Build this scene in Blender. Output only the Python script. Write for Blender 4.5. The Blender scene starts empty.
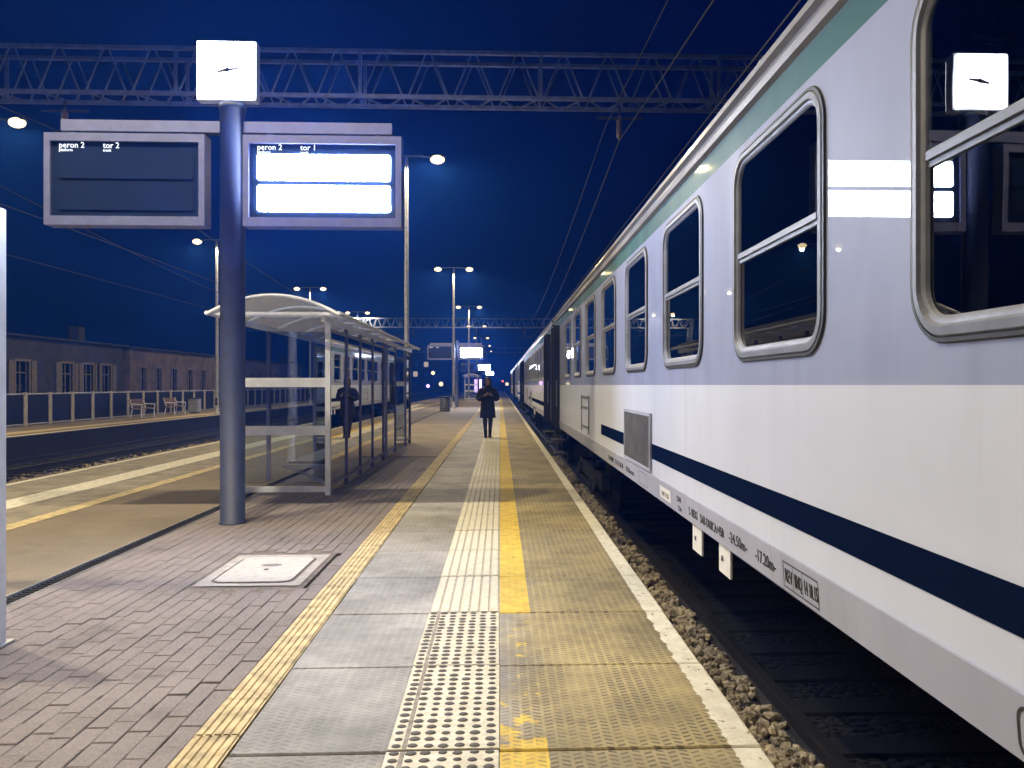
import bpy, bmesh, math, random
from mathutils import Vector, Matrix
random.seed(7)
R = math.radians
sc = bpy.context.scene
col = sc.collection

# ------------------------------------------------------------------ camera, world, light, exposure
EYE = 1.55
cam_d = bpy.data.cameras.new('camera')
cam_d.sensor_width = 36.0
cam_d.lens = 36.0 * 780 / 1024
cam_d.shift_x = -18 / 1024
cam_d.shift_y = 1 / 1024
cam_d.clip_start = 0.05
cam_d.clip_end = 3000
cam = bpy.data.objects.new('camera', cam_d)
cam.location = (0, 0, EYE)
cam.rotation_euler = (R(90), 0, -math.atan(30 / 780))
col.objects.link(cam)
sc.camera = cam

world = bpy.data.worlds.new('World')
sc.world = world
world.use_nodes = True
wn = world.node_tree
wn.nodes.clear()
sky = wn.nodes.new('ShaderNodeTexSky')
sky.sky_type = 'NISHITA'
sky.sun_disc = False
sky.sun_elevation = R(-1.7)
sky.sun_rotation = R(200)
sky.ozone_density = 5.0
wbg = wn.nodes.new('ShaderNodeBackground')
wbg.inputs['Strength'].default_value = 0.115
wtint = wn.nodes.new('ShaderNodeMix')
wtint.data_type = 'RGBA'
wtint.blend_type = 'MULTIPLY'
wtint.inputs[0].default_value = 1.0
wtint.inputs[7].default_value = (0.10, 0.28, 1.0, 1)
wout = wn.nodes.new('ShaderNodeOutputWorld')
wn.links.new(sky.outputs[0], wtint.inputs[6])
wn.links.new(wtint.outputs[2], wbg.inputs[0])
wn.links.new(wbg.outputs[0], wout.inputs[0])

sc.view_settings.view_transform = 'Standard'
sc.view_settings.look = 'None'
sc.view_settings.gamma = 1
sc.view_settings.exposure = 0.24
sc.view_settings.use_curve_mapping = False
sc.render.engine = 'CYCLES'
sc.cycles.use_denoising = True
sc.cycles.max_bounces = 6
sc.cycles.diffuse_bounces = 2
sc.cycles.glossy_bounces = 3
sc.cycles.use_adaptive_sampling = True
sc.cycles.adaptive_threshold = 0.03
sc.cycles.transparent_max_bounces = 24
sc.cycles.volume_bounces = 0
sc.cycles.sample_clamp_indirect = 6.0
sc.cycles.use_light_tree = True

LAMP_W = 1600.0           # watts of one platform lamp head
LAMP_COL = (1.0, 0.80, 0.42)
NEAR_W = 2300.0           # the lamps by the camera
NEAR_COL = (1.0, 0.85, 0.57)
SCREEN_E = 125.0           # emission of the lit display
CLOCK_E = 13.0
HAZE_D = 0.0036

# ------------------------------------------------------------------ helpers
def ray(px, py):
    th = math.atan(30 / 780); c, s = math.cos(th), math.sin(th)
    a = (px - 530) / 780; b = (385 - py) / 780
    return Vector((a * c + s, -a * s + c, b))
def on_z(px, py, z=0.0):
    r = ray(px, py); return Vector((0, 0, EYE)) + r * ((z - EYE) / r.z)
def on_y(px, py, y):
    r = ray(px, py); return Vector((0, 0, EYE)) + r * (y / r.y)
def on_x(px, py, x):
    r = ray(px, py); return Vector((0, 0, EYE)) + r * (x / r.x)

def tag(o, label=None, cat=None, group=None, kind=None):
    if label: o['label'] = label
    if cat: o['category'] = cat
    if group: o['group'] = group
    if kind: o['kind'] = kind
    return o
def empty(name, loc=(0, 0, 0), rz=0.0, parent=None):
    o = bpy.data.objects.new(name, None)
    o.location = loc; o.rotation_euler = (0, 0, rz); o.empty_display_size = 0.2
    col.objects.link(o)
    if parent: o.parent = parent
    return o
def place(name, mesh, parent=None, loc=(0, 0, 0), rot=(0, 0, 0), scale=(1, 1, 1)):
    o = bpy.data.objects.new(name, mesh)
    o.location = loc; o.rotation_euler = rot; o.scale = scale
    col.objects.link(o)
    if parent: o.parent = parent
    return o
def copy_tree(o, parent=None):
    c = o.copy(); col.objects.link(c); c.parent = parent
    for ch in list(o.children):
        if ch.type != 'LIGHT': copy_tree(ch, c)
    return c

class MB:
    """collects shapes of ONE piece"""
    def __init__(s): s.v = []; s.f = []; s.sm = []
    def add(s, vs, fs, smooth=False):
        n = len(s.v); s.v += [tuple(v) for v in vs]
        s.f += [tuple(i + n for i in f) for f in fs]; s.sm += [smooth] * len(fs)
        return s
    def box(s, a, b, ch=0.0):
        (x0, y0, z0), (x1, y1, z1) = a, b
        if ch <= 0:
            v = [(x0,y0,z0),(x1,y0,z0),(x1,y1,z0),(x0,y1,z0),(x0,y0,z1),(x1,y0,z1),(x1,y1,z1),(x0,y1,z1)]
            return s.add(v, [(0,3,2,1),(4,5,6,7),(0,1,5,4),(1,2,6,5),(2,3,7,6),(3,0,4,7)])
        v = [(x0,y0,z0),(x1,y0,z0),(x1,y1,z0),(x0,y1,z0),(x0,y0,z1-ch),(x1,y0,z1-ch),(x1,y1,z1-ch),(x0,y1,z1-ch),
             (x0+ch,y0+ch,z1),(x1-ch,y0+ch,z1),(x1-ch,y1-ch,z1),(x0+ch,y1-ch,z1)]
        return s.add(v, [(0,3,2,1),(0,1,5,4),(1,2,6,5),(2,3,7,6),(3,0,4,7),(4,5,9,8),(5,6,10,9),(6,7,11,10),(7,4,8,11),(8,9,10,11)])
    def tube(s, pts, r, n=8, caps=True, smooth=True):
        pts = [Vector(p) for p in pts]
        rs = r if isinstance(r, (list, tuple)) else [r] * len(pts)
        vs = []; fs = []
        up = None
        for i, p in enumerate(pts):
            d = (pts[min(i+1, len(pts)-1)] - pts[max(i-1, 0)]).normalized()
            if up is None:
                up = Vector((0,0,1)) if abs(d.z) < 0.9 else Vector((1,0,0))
            a = d.cross(up).normalized(); b = a.cross(d).normalized(); up = b
            for k in range(n):
                t = 2*math.pi*(k+0.5)/n
                vs.append(p + (a*math.cos(t) + b*math.sin(t)) * rs[i])
        for i in range(len(pts)-1):
            for k in range(n):
                k2 = (k+1) % n
                fs.append((i*n+k, i*n+k2, (i+1)*n+k2, (i+1)*n+k))
        s.add(vs, fs, smooth and n > 4)
        if caps:
            m = (len(pts)-1)*n
            s.add(vs[:n], [tuple(range(n))[::-1]]); s.add(vs[m:], [tuple(range(n))])
        return s
    def lathe(s, prof, c=(0,0,0), n=20, smooth=True):
        vs = []; fs = []
        for (r, z) in prof:
            for k in range(n):
                t = 2*math.pi*k/n; vs.append((c[0]+r*math.cos(t), c[1]+r*math.sin(t), c[2]+z))
        for i in range(len(prof)-1):
            for k in range(n):
                k2 = (k+1) % n; fs.append((i*n+k, i*n+k2, (i+1)*n+k2, (i+1)*n+k))
        return s.add(vs, fs, smooth)
    def prism(s, poly, axis, a, b):
        """poly of 2-D points extruded along axis (0,1,2) from a to b"""
        def mk(p, t):
            q = [p[0], p[1]]; q.insert(axis, t); return tuple(q)
        n = len(poly)
        vs = [mk(p, a) for p in poly] + [mk(p, b) for p in poly]
        fs = [tuple(range(n))[::-1], tuple(range(n, 2*n))]
        fs += [(i, (i+1) % n, n+(i+1) % n, n+i) for i in range(n)]
        return s.add(vs, fs)
    def mesh(s, name, mat):
        m = bpy.data.meshes.new(name)
        m.from_pydata(s.v, [], s.f)
        m.polygons.foreach_set('use_smooth', s.sm)
        bm = bmesh.new(); bm.from_mesh(m)
        bmesh.ops.recalc_face_normals(bm, faces=bm.faces)
        bm.to_mesh(m); bm.free()
        if mat: m.materials.append(mat)
        m.update(); return m
    def build(s, name, mat, parent=None, loc=(0,0,0), rot=(0,0,0)):
        return place(name, s.mesh(name, mat), parent, loc, rot)

def rrect(w, h, r, n=6, cx=0.0, cy=0.0):
    pts = []
    for (sx, sy, a0) in ((1,1,0),(-1,1,90),(-1,-1,180),(1,-1,270)):
        for k in range(n+1):
            t = R(a0 + 90*k/n)
            pts.append((cx + sx*(w/2-r) + r*math.cos(t), cy + sy*(h/2-r) + r*math.sin(t)))
    return pts

# ------------------------------------------------------------------ material helpers
class S:
    """a socket with arithmetic"""
    def __init__(s, nt, sock): s.nt = nt; s.k = sock
    def op(s, o, b=None, c=None, rev=False):
        n = s.nt.nodes.new('ShaderNodeMath'); n.operation = o
        for i, q in enumerate((s, b, c)):
            if q is None: continue
            j = (1 - i) if (rev and i < 2) else i
            if isinstance(q, S): s.nt.links.new(q.k, n.inputs[j])
            else: n.inputs[j].default_value = q
        return S(s.nt, n.outputs[0])
    def __add__(s, b): return s.op('ADD', b)
    def __sub__(s, b): return s.op('SUBTRACT', b)
    def __rsub__(s, b): return s.op('SUBTRACT', b, rev=True)
    def __mul__(s, b): return s.op('MULTIPLY', b)
    __rmul__ = __mul__; __radd__ = __add__
    def __truediv__(s, b): return s.op('DIVIDE', b)
    def frac(s): return s.op('FRACT')
    def floor(s): return s.op('FLOOR')
    def abs(s): return s.op('ABSOLUTE')
    def gt(s, b): return s.op('GREATER_THAN', b)
    def lt(s, b): return s.op('LESS_THAN', b)
    def mod(s, b): return s.op('MODULO', b)
    def step(s, lo, hi):
        n = s.nt.nodes.new('ShaderNodeMapRange'); n.interpolation_type = 'SMOOTHSTEP'
        s.nt.links.new(s.k, n.inputs[0]); n.inputs[1].default_value = lo; n.inputs[2].default_value = hi
        return S(s.nt, n.outputs[0])

class Mat:
    def __init__(s, name, base=(.5,.5,.5), rough=.6, metal=0.0, spec=.5):
        s.m = bpy.data.materials.new(name); s.m.use_nodes = True
        s.nt = s.m.node_tree
        s.b = s.nt.nodes['Principled BSDF']
        s.b.inputs['Base Color'].default_value = (*base, 1)
        s.b.inputs['Roughness'].default_value = rough
        s.b.inputs['Metallic'].default_value = metal
        s.b.inputs['Specular IOR Level'].default_value = spec
        s.base = base
        s._pos = None
    def pos(s):
        if not s._pos:
            g = s.nt.nodes.new('ShaderNodeNewGeometry')
            x = s.nt.nodes.new('ShaderNodeSeparateXYZ')
            s.nt.links.new(g.outputs['Position'], x.inputs[0])
            s._geo = g.outputs['Position']
            s._pos = tuple(S(s.nt, o) for o in x.outputs)
        return s._pos
    def noise(s, scale, detail=4, rough=.55, stretch=None, offset=None):
        s.pos()
        n = s.nt.nodes.new('ShaderNodeTexNoise')
        n.inputs['Scale'].default_value = scale; n.inputs['Detail'].default_value = detail
        n.inputs['Roughness'].default_value = rough
        src = s._geo
        if stretch or offset:
            mp = s.nt.nodes.new('ShaderNodeMapping')
            if stretch: mp.inputs['Scale'].default_value = stretch
            if offset: mp.inputs['Location'].default_value = offset
            s.nt.links.new(src, mp.inputs[0]); src = mp.outputs[0]
        s.nt.links.new(src, n.inputs['Vector'])
        return S(s.nt, n.outputs['Fac'])
    def rnd(s):
        n = s.nt.nodes.new('ShaderNodeObjectInfo'); return S(s.nt, n.outputs['Random'])
    def mix(s, fac, a, b):
        n = s.nt.nodes.new('ShaderNodeMix'); n.data_type = 'RGBA'
        for q, i in ((fac, 0), (a, 6), (b, 7)):
            if isinstance(q, S): s.nt.links.new(q.k, n.inputs[i])
            elif isinstance(q, tuple): n.inputs[i].default_value = (*q[:3], 1)
            else: n.inputs[i].default_value = q
        return S(s.nt, n.outputs[2])
    def color(s, c): s.nt.links.new(c.k, s.b.inputs['Base Color']); return s
    def rough(s, c): s.nt.links.new(c.k, s.b.inputs['Roughness']); return s
    def bump(s, h, strength=.5, dist=.01):
        n = s.nt.nodes.new('ShaderNodeBump')
        n.inputs['Strength'].default_value = strength; n.inputs['Distance'].default_value = dist
        s.nt.links.new(h.k, n.inputs['Height'])
        s.nt.links.new(n.outputs[0], s.b.inputs['Normal']); return s
    def coat(s, w, r): s.b.inputs['Coat Weight'].default_value = w; s.b.inputs['Coat Roughness'].default_value = r; return s
    def emit(s, c, e): s.b.inputs['Emission Color'].default_value = (*c, 1); s.b.inputs['Emission Strength'].default_value = e; return s

def simple(name, base, rough=.6, metal=0.0, var=.18, scale=6.0, bump=0.0):
    m = Mat(name, base, rough, metal)
    n = m.noise(scale, 3)
    d = tuple(c*(1-var) for c in base); l = tuple(min(1, c*(1+var)) for c in base)
    m.color(m.mix(n.step(.3, .7), d, l))
    n2 = m.noise(scale*7, 2)
    m.rough((n2*.2) + (rough-.1))
    if bump: m.bump(n2, bump, .004)
    return m.m

def glass(name, tint, refl=1.0, rough=0.0, wav=0.0):
    m = bpy.data.materials.new(name); m.use_nodes = True; nt = m.node_tree; nt.nodes.clear()
    tr = nt.nodes.new('ShaderNodeBsdfTransparent'); tr.inputs[0].default_value = (*tint, 1)
    gl = nt.nodes.new('ShaderNodeBsdfGlossy'); gl.inputs['Roughness'].default_value = rough
    fr = nt.nodes.new('ShaderNodeFresnel'); fr.inputs[0].default_value = 1.5
    mu = nt.nodes.new('ShaderNodeMath'); mu.operation = 'MULTIPLY'; mu.inputs[1].default_value = refl; mu.use_clamp = True
    mx = nt.nodes.new('ShaderNodeMixShader'); out = nt.nodes.new('ShaderNodeOutputMaterial')
    nt.links.new(fr.outputs[0], mu.inputs[0]); nt.links.new(mu.outputs[0], mx.inputs[0])
    nt.links.new(tr.outputs[0], mx.inputs[1]); nt.links.new(gl.outputs[0], mx.inputs[2])
    nt.links.new(mx.outputs[0], out.inputs[0])
    if wav:
        g = nt.nodes.new('ShaderNodeNewGeometry'); n = nt.nodes.new('ShaderNodeTexNoise'); n.inputs['Scale'].default_value = 2.2
        b = nt.nodes.new('ShaderNodeBump'); b.inputs['Strength'].default_value = wav; b.inputs['Distance'].default_value = .01
        nt.links.new(g.outputs['Position'], n.inputs['Vector']); nt.links.new(n.outputs['Fac'], b.inputs['Height'])
        nt.links.new(b.outputs[0], gl.inputs['Normal'])
    return m

# ------------------------------------------------------------------ materials
def slab_color(m, base_d, base_l):
    """pressed concrete with a pattern of slanted lozenges"""
    x, y, z = m.pos()
    n = m.noise(1.3, 6, .6); n2 = m.noise(9, 4); n3 = m.noise(.35, 3)
    c = m.mix((n*.6 + n2*.25 + n3*.3).step(.38, .78), base_d, base_l)
    u = x / .05
    par = (u.floor().mod(2.0)).abs() * 2.0 - 1.0
    v = y / .036 + par * u.frac() * .55
    fu = (u.frac() - .5).abs(); fv = (v.frac() - .5).abs()
    dash = (1.0 - fu.step(.28, .38)) * (1.0 - fv.step(.15, .27))
    return c, dash, n, n2

def mat_slab():
    m = Mat('platform slab concrete', rough=.75)
    x, y, z = m.pos()
    c, dash, n, n2 = slab_color(m, (.135, .132, .132), (.43, .42, .425))
    ct_, _, _, _ = slab_color(m, (.14, .11, .05), (.50, .40, .185))       # browner tone towards the track
    c = m.mix((x + (m.noise(2.0, 3) - .5)*.5).step(-.15, .30), c, ct_)
    r = m.rnd()
    c = m.mix(r*.35, c, (.22, .19, .14))
    dash = dash * (m.noise(3.7, 4, .6).step(.30, .62)*.75 + .25)
    c = m.mix(dash*(x.step(-.3, .4)*.5 + .32), c, (.06, .05, .035))
    # yellow strip, worn away on the two nearest slabs
    wear = m.noise(7, 5, .65)
    near = 1.0 - y.step(3.2, 3.45)
    mid = y.step(5.28, 5.34)
    keep = near*.50 + mid*.62
    edge = (x + (m.noise(28, 2) - .5)*.016)
    inY = edge.gt(0.0) * edge.lt(.205)
    lim = .60 - keep - (1.0 - y.step(3.5, 4.15))*.07
    worn = (wear - lim).step(-.03, .05)
    ymask = inY * worn * (1.0 - dash*(1.0 - mid*.6)*.6)
    c = m.mix(ymask*.92, c, m.mix(n2.step(.3, .7), (.56, .37, .03), (.78, .56, .06)))
    # white edge line with a chipped inner border
    e = x + (m.noise(9, 5, .7) - .5)*.09*(1.0 - y.step(4.6, 6.0)*.8)
    wmask = e.step(.985, .993) * (m.noise(22, 4) - .36).step(-.04, .04)
    c = m.mix(wmask*.93, c, m.mix(n2.step(.25, .8), (.62, .58, .47), (.80, .77, .66)))
    st = m.noise(3.1, 5, .7).step(.60, .74)
    c = m.mix(st*.65, c, (.075, .062, .045))
    m.color(c); m.bump(dash*-1.0 + n2*.35, .55, .005)
    m.rough(n2*.25 + .55)
    return m.m
def mat_tactile():
    m = Mat('tactile white concrete', rough=.6)
    n = m.noise(5, 6, .65); n2 = m.noise(30, 4)
    c = m.mix(n2.step(.3, .75), (.52, .48, .38), (.70, .66, .55))
    dirt = (n*.7 + m.rnd()*.22).step(.48, .72)
    c = m.mix(dirt*.55, c, (.30, .27, .22))
    x, y, z = m.pos()
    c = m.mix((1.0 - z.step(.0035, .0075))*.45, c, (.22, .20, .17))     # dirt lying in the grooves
    m.color(c); m.bump(n2, .3, .003)
    return m.m
def mat_brick():
    m = Mat('clay grey pavers', rough=.8)
    n = m.noise(.9, 5); n2 = m.noise(60, 4, .7); r = m.rnd()
    c = m.mix(n.step(.3, .7), (.095, .084, .090), (.225, .195, .198))
    c = m.mix(r*.5, c, (.14, .118, .112))
    c = m.mix(n2.step(.30, .72)*.55, c, (.32, .275, .27))
    c = m.mix(m.noise(150, 2, .8).step(.52, .70)*.5, c, (.09, .075, .07))
    c = m.mix(m.noise(1.7, 6, .7).step(.52, .72)*.6, c, (.075, .064, .062))
    m.color(c); m.bump(n2, .35, .004); return m.m
def mat_paving_far():
    m = Mat('far pavers', rough=.8)
    x, y, z = m.pos()
    row = (x/.105).floor(); u = (x/.105).frac(); v = (y/.21 + row*.5).frac()
    j = ((u-.5).abs().gt(.46) + (v-.5).abs().gt(.48)).op('MINIMUM', 1.0)
    n = m.noise(.8, 5); n2 = m.noise(25, 3)
    c = m.mix(n.step(.3, .7), (.19, .15, .115), (.29, .24, .19))
    c = m.mix(n2.step(.4, .7)*.3, c, (.35, .31, .27))
    c = m.mix(j*.7, c, (.08, .07, .06))
    m.color(c); m.bump(j*-1.0, .4, .004); return m.m
def mat_asphalt():
    m = Mat('pale asphalt', rough=.85)
    n = m.noise(.6, 5); n2 = m.noise(90, 3, .8); n3 = m.noise(3.0, 6, .7)
    c = m.mix(n.step(.3, .7), (.10, .078, .056), (.19, .152, .108))
    c = m.mix(n2.step(.35, .7)*.65, c, (.28, .235, .175))
    c = m.mix(n3.step(.50, .72)*.55, c, (.09, .075, .06))
    m.color(c); m.bump(n2, .4, .004); return m.m
def mat_gravel(name, d, l, sc_=34):
    m = Mat(name, rough=.95)
    m.pos()
    v = m.nt.nodes.new('ShaderNodeTexVoronoi'); v.inputs['Scale'].default_value = sc_*.5
    m.nt.links.new(m._geo, v.inputs['Vector'])
    sep = m.nt.nodes.new('ShaderNodeSeparateColor'); m.nt.links.new(v.outputs['Color'], sep.inputs[0])
    c = m.mix(S(m.nt, sep.outputs[0]), d, l)
    c = m.mix(m.noise(.5, 4).step(.35, .7)*.5, c, tuple(q*.5 for q in d))
    m.color(c); m.bump(S(m.nt, v.outputs['Distance'])*-1.0, 1.0, .05); return m.m
def mat_paint(name, base, rough=.32, coat=.9, coat_r=.06, dirt=.25, coat_wav=.12, spec=.08):
    m = Mat(name, base, rough, 0.0, spec)
    m.coat(coat, coat_r)
    x, y, z = m.pos()
    n = m.noise(2.4, 5, .6, stretch=(1, 1, .35)); n2 = m.noise(70, 3)
    streak = m.noise(6.0, 5, .6, stretch=(1, 1, .07))
    c = m.mix(n.step(.35, .75)*dirt, base, tuple(q*.72 for q in base))
    c = m.mix((streak.step(.55, .8))*dirt*.9, c, (base[0]*.55, base[1]*.52, base[2]*.48))
    c = m.mix(n2.step(.62, .8)*dirt*.4, c, (.3, .29, .28))
    m.color(c)
    m.rough(n*.25 + (rough-.1))
    w = m.noise(.9, 2, .5)
    m.bump(w, coat_wav, .01)
    return m.m
def mat_emit(name, colr, e):
    m = Mat(name, (0, 0, 0), .4); m.emit(colr, e); return m.m

M = dict(
    slab=mat_slab(), tactile=mat_tactile(), brick=mat_brick(), paving=mat_paving_far(), asphalt=mat_asphalt(),
    stud=simple('worn dark stud tops', (.075, .068, .06), .7, scale=40),
    groove=simple('yellowish guide tile', (.50, .40, .22), .75, var=.3, scale=9, bump=.3),
    white_line=simple('worn white paint', (.70, .67, .58), .7, var=.2, scale=12),
    base=simple('platform concrete', (.20, .18, .155), .9, var=.3, scale=3, bump=.4),
    sand=simple('dark joint sand', (.055, .048, .042), .95, scale=30),
    platform_side=simple('near-black platform wall', (.012, .012, .014), .9),  # near-black sides of the opposite platform
    black=simple('black void', (.012, .012, .014), .7),
    ground=mat_gravel('dark ground', (.025, .025, .025), (.06, .055, .05), 8),
    ballast=mat_gravel('track ballast', (.07, .065, .06), (.26, .24, .21)),
    stone=None, ballast_shaded=mat_gravel('shade-toned ballast', (.003, .0035, .005), (.011, .011, .012)),  # darker ballast copy: shade beneath the train is put into its colour
    rail=simple('rail steel', (.012, .011, .011), .6, .2, var=.3),  # darkened: shade under the train sits in this colour
    sleeper=simple('shade-toned sleeper', (.005, .005, .006), .9, var=.3, scale=8, bump=.3),  # near black, the shade under the train painted into the sleepers
    train_up=mat_paint('lavender grey coach paint', (.29, .33, .52), .5, .55, .0, .45, .05),
    train_low=mat_paint('white coach paint', (.57, .61, .755), .4, .22, .08, .22),
    train_sill=mat_paint('grey sill paint', (.37, .39, .51), .5, .2, .2, .5),
    train_teal=mat_paint('teal cantrail paint', (.028, .11, .125), .5, .2, .05, .35),
    train_navy=mat_paint('navy stripe paint', (.004, .009, .032), .7, .0, .15, .0, .0, 0.0),
    train_roof=mat_paint('grey coach roof', (.23, .235, .27), .45, .3, .15, .5),
    train_dark=simple('dark running gear', (.007, .007, .009), .9, var=.3),
    train_inner=simple('coach interior panel', (.22, .34, .36), .6, var=.2),
    curtain=simple('teal curtain cloth', (.22, .66, .66), .9, var=.25, scale=20),
    alu=simple('grey window frame', (.15, .165, .22), .55, .1, var=.12, scale=12),
    rubber=simple('black rubber', (.015, .015, .017), .55),
    seat=simple('dark seat cloth', (.03, .05, .09), .9),
    grille=simple('dark grille metal', (.22, .23, .26), .5, .5),
    coach_glass=glass('dark coach glass', (.60, .68, .72), 2.0, 0.0, .05),
    shelter_glass=glass('shelter glass', (.70, .76, .84), 3.4, 0.0, .04),
    roof_glass=None,
    pole=simple('dark grey painted steel', (.022, .032, .08), .6, .0, var=.15, bump=.1),
    frame=simple('lavender grey display casing', (.135, .15, .29), .5, .1, var=.10),
    screen_off=None,
    galv=simple('galvanised steel', (.38, .39, .42), .5, .6, var=.2, scale=10),
    white_steel=simple('white powder coated steel', (.78, .82, .92), .4, .1, var=.08),
    truss=simple('galvanised lattice', (.20, .24, .39), .5, .3, var=.2),
    wire=simple('weathered wire', (.03, .03, .03), .8, .0),
    ceramic=simple('brown insulator', (.12, .06, .04), .3),
    coat_cloth=simple('black wool', (.010, .010, .014), .95, var=.3, scale=40),
    trousers=simple('black leggings', (.009, .009, .012), .9),
    skin=simple('skin', (.25, .16, .12), .55, var=.05),
    hair=simple('dark hair', (.012, .009, .008), .5),
    bin=simple('grey bin metal', (.16, .165, .17), .45, .5),
    wood=simple('brown bench slat', (.16, .085, .045), .6, var=.25, scale=14),
    wall_dark=simple('dark rendered wall', (.03, .027, .027), .95, var=.3, scale=1.6, bump=.3),
    wall_buff=simple('buff rendered wall', (.12, .09, .07), .95, var=.35, scale=1.4, bump=.3),
    roof_dark=simple('dark roof felt', (.015, .015, .017), .9, var=.3),
    trim=simple('pale window surround', (.13, .11, .09), .8, var=.2),
    shutter=simple('pale shutter boards', (.12, .10, .085), .8, var=.25),
    win_dark=glass('dark house glass', (.08, .09, .11), 1.2),
    mesh_panel=glass('dark mesh panel', (.25, .25, .27), .25, .4),
)
def _stone():
    m = Mat('crushed stone', rough=.9); m.pos()
    n = m.noise(9, 3); n2 = m.noise(60, 4)
    m.color(m.mix((n*.6+n2*.4).step(.3, .7), (.06, .05, .04), (.46, .39, .275))); m.bump(n2, .4, .01); return m.m
M['stone'] = _stone()
def _roof_glass():
    m = bpy.data.materials.new('milky roof sheet'); m.use_nodes = True; nt = m.node_tree; nt.nodes.clear()
    tr = nt.nodes.new('ShaderNodeBsdfTransparent'); tr.inputs[0].default_value = (.24, .28, .36, 1)
    df = nt.nodes.new('ShaderNodeBsdfTranslucent'); df.inputs[0].default_value = (.62, .64, .70, 1)
    gl = nt.nodes.new('ShaderNodeBsdfGlossy'); gl.inputs['Roughness'].default_value = .15
    m1 = nt.nodes.new('ShaderNodeMixShader'); m1.inputs[0].default_value = .22
    m2 = nt.nodes.new('ShaderNodeMixShader'); m2.inputs[0].default_value = .10
    out = nt.nodes.new('ShaderNodeOutputMaterial')
    nt.links.new(tr.outputs[0], m1.inputs[1]); nt.links.new(df.outputs[0], m1.inputs[2])
    nt.links.new(m1.outputs[0], m2.inputs[1]); nt.links.new(gl.outputs[0], m2.inputs[2]); nt.links.new(m2.outputs[0], out.inputs[0])
    return m
M['roof_glass'] = _roof_glass()
_so = Mat('dark display glass', (.012, .02, .045), .12); M['screen_off'] = _so.m
_so = Mat('display panel switched off', (.012, .02, .05), .22); M['screen_dim'] = _so.m
M['screen_on'] = mat_emit('lit display', (.70, .78, 1.0), SCREEN_E)
M['clock_on'] = mat_emit('lit clock face', (.80, .88, 1.0), CLOCK_E)
M['letter'] = mat_emit('lit lettering', (.9, .95, 1.0), 1.6)
M['lens'] = mat_emit('lit lamp lens', (1.0, .76, .40), 2.6)
M['lens_white'] = mat_emit('lit white lamp lens', (.95, .97, 1.0), 30.0)
M['lens_red'] = mat_emit('red signal lens', (1.0, .05, .02), 20.0)
M['lens_violet'] = mat_emit('violet lit poster', (.8, .45, 1.0), 4.0)
M['lit_window'] = mat_emit('lit far window', (1.0, .8, .5), .8)
M['print'] = simple('black print', (.02, .02, .025), .6)
M['sign_white'] = simple('white plate', (.72, .72, .72), .5, var=.06)

def text(name, body, size, mat, parent, mw, xs=1.0, thick=.0015, align='LEFT', fit=None):
    cu = bpy.data.curves.new(name, 'FONT'); cu.body = body; cu.size = size; cu.extrude = thick; cu.align_x = align
    cu.resolution_u = 2
    t = bpy.data.objects.new(name, cu); col.objects.link(t)
    me = bpy.data.meshes.new_from_object(t.evaluated_get(bpy.context.evaluated_depsgraph_get()))
    bpy.data.objects.remove(t); bpy.data.curves.remove(cu)
    if fit:
        vx = [v.co.x for v in me.vertices]; xs = fit/(max(vx)-min(vx))
    me.transform(Matrix.Diagonal((xs, 1, 1, 1))); me.transform(mw)
    me.materials.clear(); me.materials.append(mat); me.name = name
    return place(name, me, parent)
def facing_camera(x, y, z):            # reads in the x-z plane, seen from -y
    return Matrix.Translation((x, y, z)) @ Matrix(((1,0,0,0),(0,0,-1,0),(0,1,0,0),(0,0,0,1)))
def facing_left(x, y, z):              # reads along -y, seen from -x
    return Matrix.Translation((x, y, z)) @ Matrix(((0,0,-1,0),(-1,0,0,0),(0,1,0,0),(0,0,0,1)))

# ------------------------------------------------------------------ terrain, tracks
XE, XW = 1.12, -7.72          # edges of the island platform
XM = (XE + XW) / 2            # its middle line
YB, YP = -30.0, 205.0         # its ends
g = MB().add([(-300,-200,-.95),(300,-200,-.95),(300,600,-.95),(-300,600,-.95)], [(0,1,2,3)]).build('ground', M['ground'])
tag(g, kind='structure')

def rail_mesh(y0, y1):
    prof = [(-.07,0),(.07,0),(.07,.015),(.012,.03),(.012,.11),(.036,.125),(.036,.155),(-.036,.155),(-.036,.125),(-.012,.11),(-.012,.03),(-.07,.015)]
    return MB().prism(prof, 1, y0, y1).mesh('rail', M['rail'])
RAIL = rail_mesh(YB, 260)
SLEEPER = MB().box((-1.25,-.13,-.12),(1.25,.13,0),.02).mesh('sleeper', M['sleeper'])
def track(cx, first, count):
    t = empty('railway_track', (cx, 0, 0)); tag(t, kind='structure')
    for s in (-1, 1): place('rail', RAIL, t, (s*.7535, 0, -.705))
    for i in range(count): place('sleeper', SLEEPER, t, (0, first + i*.6, -.705))
    return t
T = 1.25                      # plane of the coach side
track(T+1.41, 1.8, 60)
track(XW-1.72, 11.0, 60)
track(XW-5.22, 17.0, 90)
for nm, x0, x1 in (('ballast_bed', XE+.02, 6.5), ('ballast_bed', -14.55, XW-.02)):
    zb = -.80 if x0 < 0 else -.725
    b = MB().add([(x0,YB,zb),(x1,YB,zb),(x1,260,zb),(x0,260,zb)], [(0,1,2,3)]).build(nm, M['ballast'] if x0 < 0 else M['ballast_shaded'])
    tag(b, kind='structure')

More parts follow.
